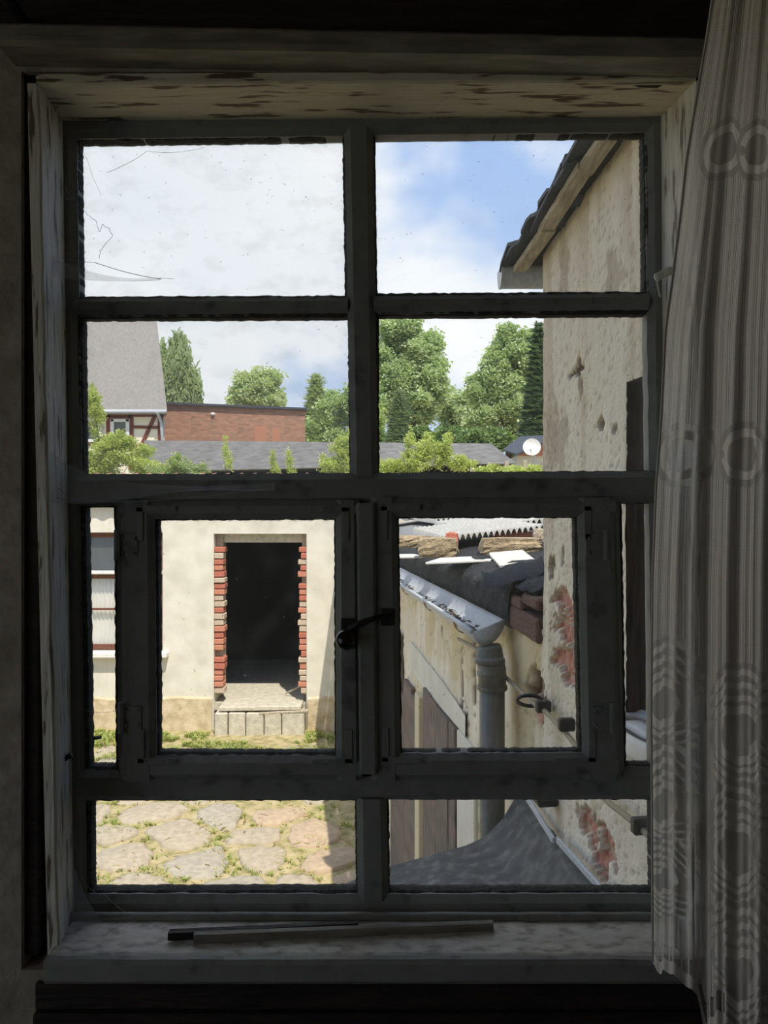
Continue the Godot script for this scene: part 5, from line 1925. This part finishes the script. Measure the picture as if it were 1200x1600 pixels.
func curtain() -> void:
	var m := flat(Color(0.95, 0.945, 0.94), 0.95)
	m.transparency = BaseMaterial3D.TRANSPARENCY_ALPHA
	m.albedo_texture = curtain_texture()
	m.backlight_enabled = true
	m.backlight = Color(1.4, 1.39, 1.37)
	var o := thing("lace_curtain", "long net curtain with circle motifs hanging over the window's right side", "curtain", P(1120, 1600, 0.82))
	var lx := [[-225, 1142], [-60, 1121], [0, 1112], [60, 1103], [125, 1092], [190, 1081], [250, 1071], [330, 1062], [420, 1050], [520, 1036], [650, 1029], [760, 1020], [900, 1014], [1100, 1012], [1500, 1015], [1700, 1018]]
	var st := SurfaceTool.new()
	st.begin(Mesh.PRIMITIVE_TRIANGLES)
	st.set_smooth_group(0)
	var nu := 130
	var nv := 110
	for j in nv + 1:
		for i in nu + 1:
			var u := i / float(nu)
			var s := u * 260.0
			var bot := 1509.0 + minf(s, 70.0) * 0.5
			if s > 70.0: bot = lerpf(bot, 1600.0, smoothstep(70, 76, s))
			if s > 118.0: bot = lerpf(bot, 1680.0, smoothstep(118, 126, s))
			if s < 10.0: bot -= (10.0 - s) * 1.4
			var y := lerpf(-225.0, bot, j / float(nv))
			var left := 0.0
			for k in lx.size() - 1:
				if y >= lx[k][0] and y <= lx[k + 1][0]:
					left = lerpf(lx[k][1], lx[k + 1][1], (y - lx[k][0]) / float(lx[k + 1][0] - lx[k][0]))
			var px := lerpf(left, 1262.0, u)
			var low := clampf((y + 60.0) / 900.0, 0.25, 1.0)
			var z := 0.82 - 0.009 * low * sin(s * 0.088 + 0.5 + y * 0.0006) - 0.003 * sin(s * 0.31 + y * 0.002) * low
			z -= 0.016 * smoothstep(66, 80, s) * (1.0 - smoothstep(112, 128, s)) * low
			var p := P(px, y, 0.82)
			p.z = -z
			st.set_uv(Vector2(u, maxf(0.002, (y + 60.0) / 1700.0) if y < 1300.0 else lerpf(1360.0 / 1700.0, 1.0, (y - 1300.0) / (bot - 1300.0))))
			st.add_vertex(p)
	for j in nv:
		for i in nu:
			var k := j * (nu + 1) + i
			for t in [k, k + 1, k + nu + 1, k + 1, k + nu + 2, k + nu + 1]:
				st.add_index(t)
	st.generate_normals()
	st.set_material(m)
	part("net", st.commit(), o)
	# rolled selvedge along the free edge
	var b := MB.new()
	b.smooth = true
	var pth := []
	for j in 80:
		var y := lerpf(-225.0, 1495.0, j / 79.0)
		var left := 0.0
		for k in lx.size() - 1:
			if y >= lx[k][0] and y <= lx[k + 1][0]:
				left = lerpf(lx[k][1], lx[k + 1][1], (y - lx[k][0]) / float(lx[k + 1][0] - lx[k][0]))
		var low := clampf((y + 60.0) / 900.0, 0.25, 1.0)
		var p := P(left, y, 0.82)
		p.z = -(0.82 - 0.009 * low * sin(0.5 + y * 0.0006) - 0.003 * sin(y * 0.002) * low)
		pth.append(p)
	b.tube(pth, 0.0012, 6)
	part("selvedge", b.mesh(M.thread), o)
	# the rod it hangs from, held by two brackets on the beam
	var rod := thing("curtain_rod", "plain dark curtain rod above the window, out of which the net hangs", "curtain rod", P(600, -222, 0.82))
	b = MB.new()
	b.smooth = true
	b.tube([P(-200, -222, 0.82), P(1420, -222, 0.82)], 0.008, 10)
	part("pole", b.mesh(M.iron), rod)
	for x in [-150, 1380]:
		b = MB.new()
		b.box((P(x, -222, 0.82) + P(x, -222, 0.82) + Vector3(0, 0, -0.29)) * 0.5, Vector3(0.014, 0.014, 0.30), 0.003)
		part("bracket", b.mesh(M.iron), rod)


# ---------------------------------------------------------------- small things on the sill and frame
func sill_things() -> void:
	var sy := EYE - 0.617
	var onsill := func(x: float, y: float) -> Vector3:
		var d := 0.612 * F / (y - 800.0)
		return Vector3((x - 600.0) / F * d, sy + 0.006, -d)
	var b := MB.new()
	var a: Vector3 = onsill.call(262, 1466)
	var c: Vector3 = onsill.call(560, 1448)
	b.loft([PackedVector3Array([a + Vector3(0, -0.005, 0), a + Vector3(0, 0.006, 0), a + Vector3(0, 0.006, -0.012), a + Vector3(0.01, -0.005, -0.012)]), PackedVector3Array([c + Vector3(0, -0.005, 0), c + Vector3(0, 0.004, 0), c + Vector3(0, 0.004, -0.008), c + Vector3(0, -0.005, -0.008)])])
	solo("wooden_slat", b.mesh(M.dark_wood), "dark thin slat lying on the dusty window sill, behind the grey one", "slat")
	a = onsill.call(302, 1470)
	c = onsill.call(771, 1450)
	b = MB.new()
	b.loft([PackedVector3Array([a + Vector3(0, -0.005, 0), a + Vector3(0, 0.007, 0), a + Vector3(0, 0.008, -0.008), a + Vector3(0, -0.005, -0.008)]), PackedVector3Array([c + Vector3(0, -0.005, 0), c + Vector3(0, 0.006, 0), c + Vector3(0, 0.007, -0.008), c + Vector3(0, -0.005, -0.008)])])
	solo("wooden_slat", b.mesh(M.rail), "long grey slat lying across the front of the dusty window sill", "slat")
	# turn-button on the right lining, and hook on the left one
	b = MB.new()
	b.box(P(1037, 428, 1.195), Vector3(0.030, 0.012, 0.010), 0.003, Basis(Vector3.BACK, 0.45))
	b.tube([P(1026, 436, 1.20), P(1029, 455, 1.20), P(1032, 464, 1.20)], 0.0015, 6)
	solo("turn_button", b.mesh(M.lining), "small whitish wooden turn button on the right window lining", "button")
	b = MB.new()
	b.smooth = true
	b.tube([P(92, 1192, 1.19), P(97, 1190, 1.19), P(104, 1183, 1.19), P(112, 1180, 1.19)], 0.004, 8)
	b.lathe(P(94, 1196, 1.195), Vector3(1, 0, 0.2).normalized(), [[0.006, 0.0], [0.006, 0.004], [0.0, 0.005]], 10)
	solo("window_hook", b.mesh(M.iron), "little iron stay hook on the left window lining", "hook")
	b = MB.new()
	b.tube([P(143, 1154, 1.262), P(157, 1152, 1.258)], 0.003, 6)
	solo("nail", b.mesh(M.iron), "dark nail stub at the left narrow pane's edge", "nail")


func thread(b: MB, a: Vector3, c: Vector3, sag: float, r: float) -> void:
	var p := []
	for i in 9:
		var t := i / 8.0
		p.append(a.lerp(c, t) + Vector3(nz.get_noise_2d(t * 9.0, a.x * 50.0) * 0.002, -sag * 4.0 * t * (1.0 - t), 0))
	b.tube(p, r * 0.55, 4, false)

func cobwebs() -> void:
	# hammock in the upper left pane
	var o := thing("cobweb", "hammock cobweb stretched across the upper left pane's corner", "cobweb", P(140, 430, 1.2))
	var b := MB.new()
	b.smooth = true
	var rr := []
	for i in 13:
		var t := i / 12.0
		var top := P(82, 402, 1.17).lerp(P(250, 434, 1.24), t) + Vector3(0, -0.012 * sin(t * PI), 0)
		var bot := P(82, 432, 1.16).lerp(P(252, 436, 1.24), t) + Vector3(0, -0.008 * sin(t * PI), 0.01 * sin(t * PI))
		rr.append(PackedVector3Array([top, top.lerp(bot, 0.5) + Vector3(0, -0.004, 0.004), bot]))
	b.loft(rr, false, false)
	part("sheet", b.mesh(M.veil), o)
	b = MB.new()
	thread(b, P(148, 410, 1.22), P(252, 436, 1.24), 0.003, 0.0008)
	thread(b, P(80, 400, 1.17), P(148, 410, 1.22), 0.002, 0.0005)
	thread(b, P(82, 385, 1.17), P(130, 402, 1.22), 0.002, 0.0004)
	thread(b, P(250, 434, 1.24), P(272, 436, 1.25), 0.0, 0.0004)
	part("threads", b.mesh(M.web_dark), o).set_meta("kind", "stuff")
	# straggling threads down the left edge
	o = thing("cobweb", "straggling dirty threads hanging down the upper left pane", "cobweb", P(150, 330, 1.22))
	b = MB.new()
	var pts := [[96, 285], [108, 302], [118, 312], [132, 330], [150, 345], [155, 362], [160, 350], [170, 356], [176, 368], [165, 380], [156, 392], [155, 404]]
	for i in pts.size() - 1:
		thread(b, P(pts[i][0], pts[i][1], lerpf(1.18, 1.25, clampf(i / 4.0, 0, 1))), P(pts[i + 1][0], pts[i + 1][1], lerpf(1.18, 1.25, clampf((i + 1) / 4.0, 0, 1))), 0.0015, 0.0006)
	for k in [[100, 288, 112, 312], [96, 286, 120, 306], [104, 312, 116, 308], [112, 296, 118, 314], [98, 290, 104, 312]]:
		thread(b, P(k[0], k[1], 1.18), P(k[2], k[3], 1.20), 0.001, 0.0007)
	thread(b, P(120, 205, 1.2), P(158, 306, 1.25), 0.004, 0.0004)
	thread(b, P(166, 270, 1.25), P(230, 236, 1.24), 0.003, 0.0005)
	thread(b, P(230, 236, 1.24), P(320, 230, 1.23), 0.005, 0.0004)
	thread(b, P(370, 226, 1.22), P(462, 196, 1.19), 0.004, 0.0005)
	part("threads", b.mesh(M.web_dark), o).set_meta("kind", "stuff")
	# veil draped over the left end of the transom
	o = thing("cobweb", "grey cobweb veil draped along the left end of the middle rail", "cobweb", P(200, 770, 1.19))
	b = MB.new()
	b.smooth = true
	rr = []
	for i in 21:
		var t := i / 20.0
		var x := lerpf(70, 430, t)
		var top := P(x, 742 + 12.0 * t + 26.0 * (1.0 - pow(2.0 * t - 1.0, 2.0)) * 0.4 + (-45.0 * pow(1.0 - t, 6.0)), lerpf(1.14, 1.215, pow(t, 0.5)))
		var bot := P(x, 785 - 22.0 * t + 6.0 * sin(t * 7.0), lerpf(1.13, 1.21, pow(t, 0.5)))
		rr.append(PackedVector3Array([top, top.lerp(bot, 0.35) + Vector3(0, -0.003, 0.006), top.lerp(bot, 0.7) + Vector3(0, -0.004, 0.008), bot]))
	b.loft(rr, false, false)
	part("sheet", b.mesh(M.veil), o)
	b = MB.new()
	for k in [[68, 740, 110, 778], [110, 778, 210, 784], [210, 784, 430, 762], [72, 775, 140, 783], [90, 720, 135, 740], [136, 735, 150, 760]]:
		thread(b, P(k[0], k[1], 1.16), P(k[2], k[3], 1.19), 0.002, 0.0006)
	part("threads", b.mesh(M.web), o).set_meta("kind", "stuff")
	# funnel in the lower left corner over the sill
	o = thing("cobweb", "dusty cobweb filling the sill's lower left corner", "cobweb", P(140, 1430, 1.18))
	b = MB.new()
	b.smooth = true
	rr = []
	for i in 13:
		var t := i / 12.0
		var a := P(108, 1300, 1.19).lerp(P(100, 1470, 1.15), t)
		var c := P(120, 1370, 1.205).lerp(P(180, 1442, 1.195), t) + Vector3(0, -0.02 * sin(t * PI), 0.0)
		rr.append(PackedVector3Array([a, a.lerp(c, 0.5) + Vector3(-0.004, -0.010, -0.008), c]))
	b.loft(rr, false, false)
	part("sheet", b.mesh(M.veil), o)
	b = MB.new()
	for k in [[112, 1290, 130, 1380], [130, 1380, 165, 1400], [165, 1400, 210, 1432], [100, 1440, 215, 1430], [120, 1470, 200, 1440]]:
		thread(b, P(k[0], k[1], 1.18), P(k[2], k[3], 1.195), 0.003, 0.0006)
	part("threads", b.mesh(M.web), o).set_meta("kind", "stuff")
	o = thing("cobweb", "loose dusty thread rising from the sill to the bottom rail", "cobweb", P(285, 1435, 1.19))
	b = MB.new()
	thread(b, P(275, 1462, 1.17), P(304, 1412, 1.21), 0.0, 0.0006)
	thread(b, P(160, 1462, 1.16), P(205, 1432, 1.19), 0.002, 0.0006)
	thread(b, P(110, 1100, 1.2), P(175, 1112, 1.22), 0.006, 0.0005)
	thread(b, P(175, 1112, 1.22), P(196, 1096, 1.22), 0.002, 0.0007)
	part("threads", b.mesh(M.web), o).set_meta("kind", "stuff")
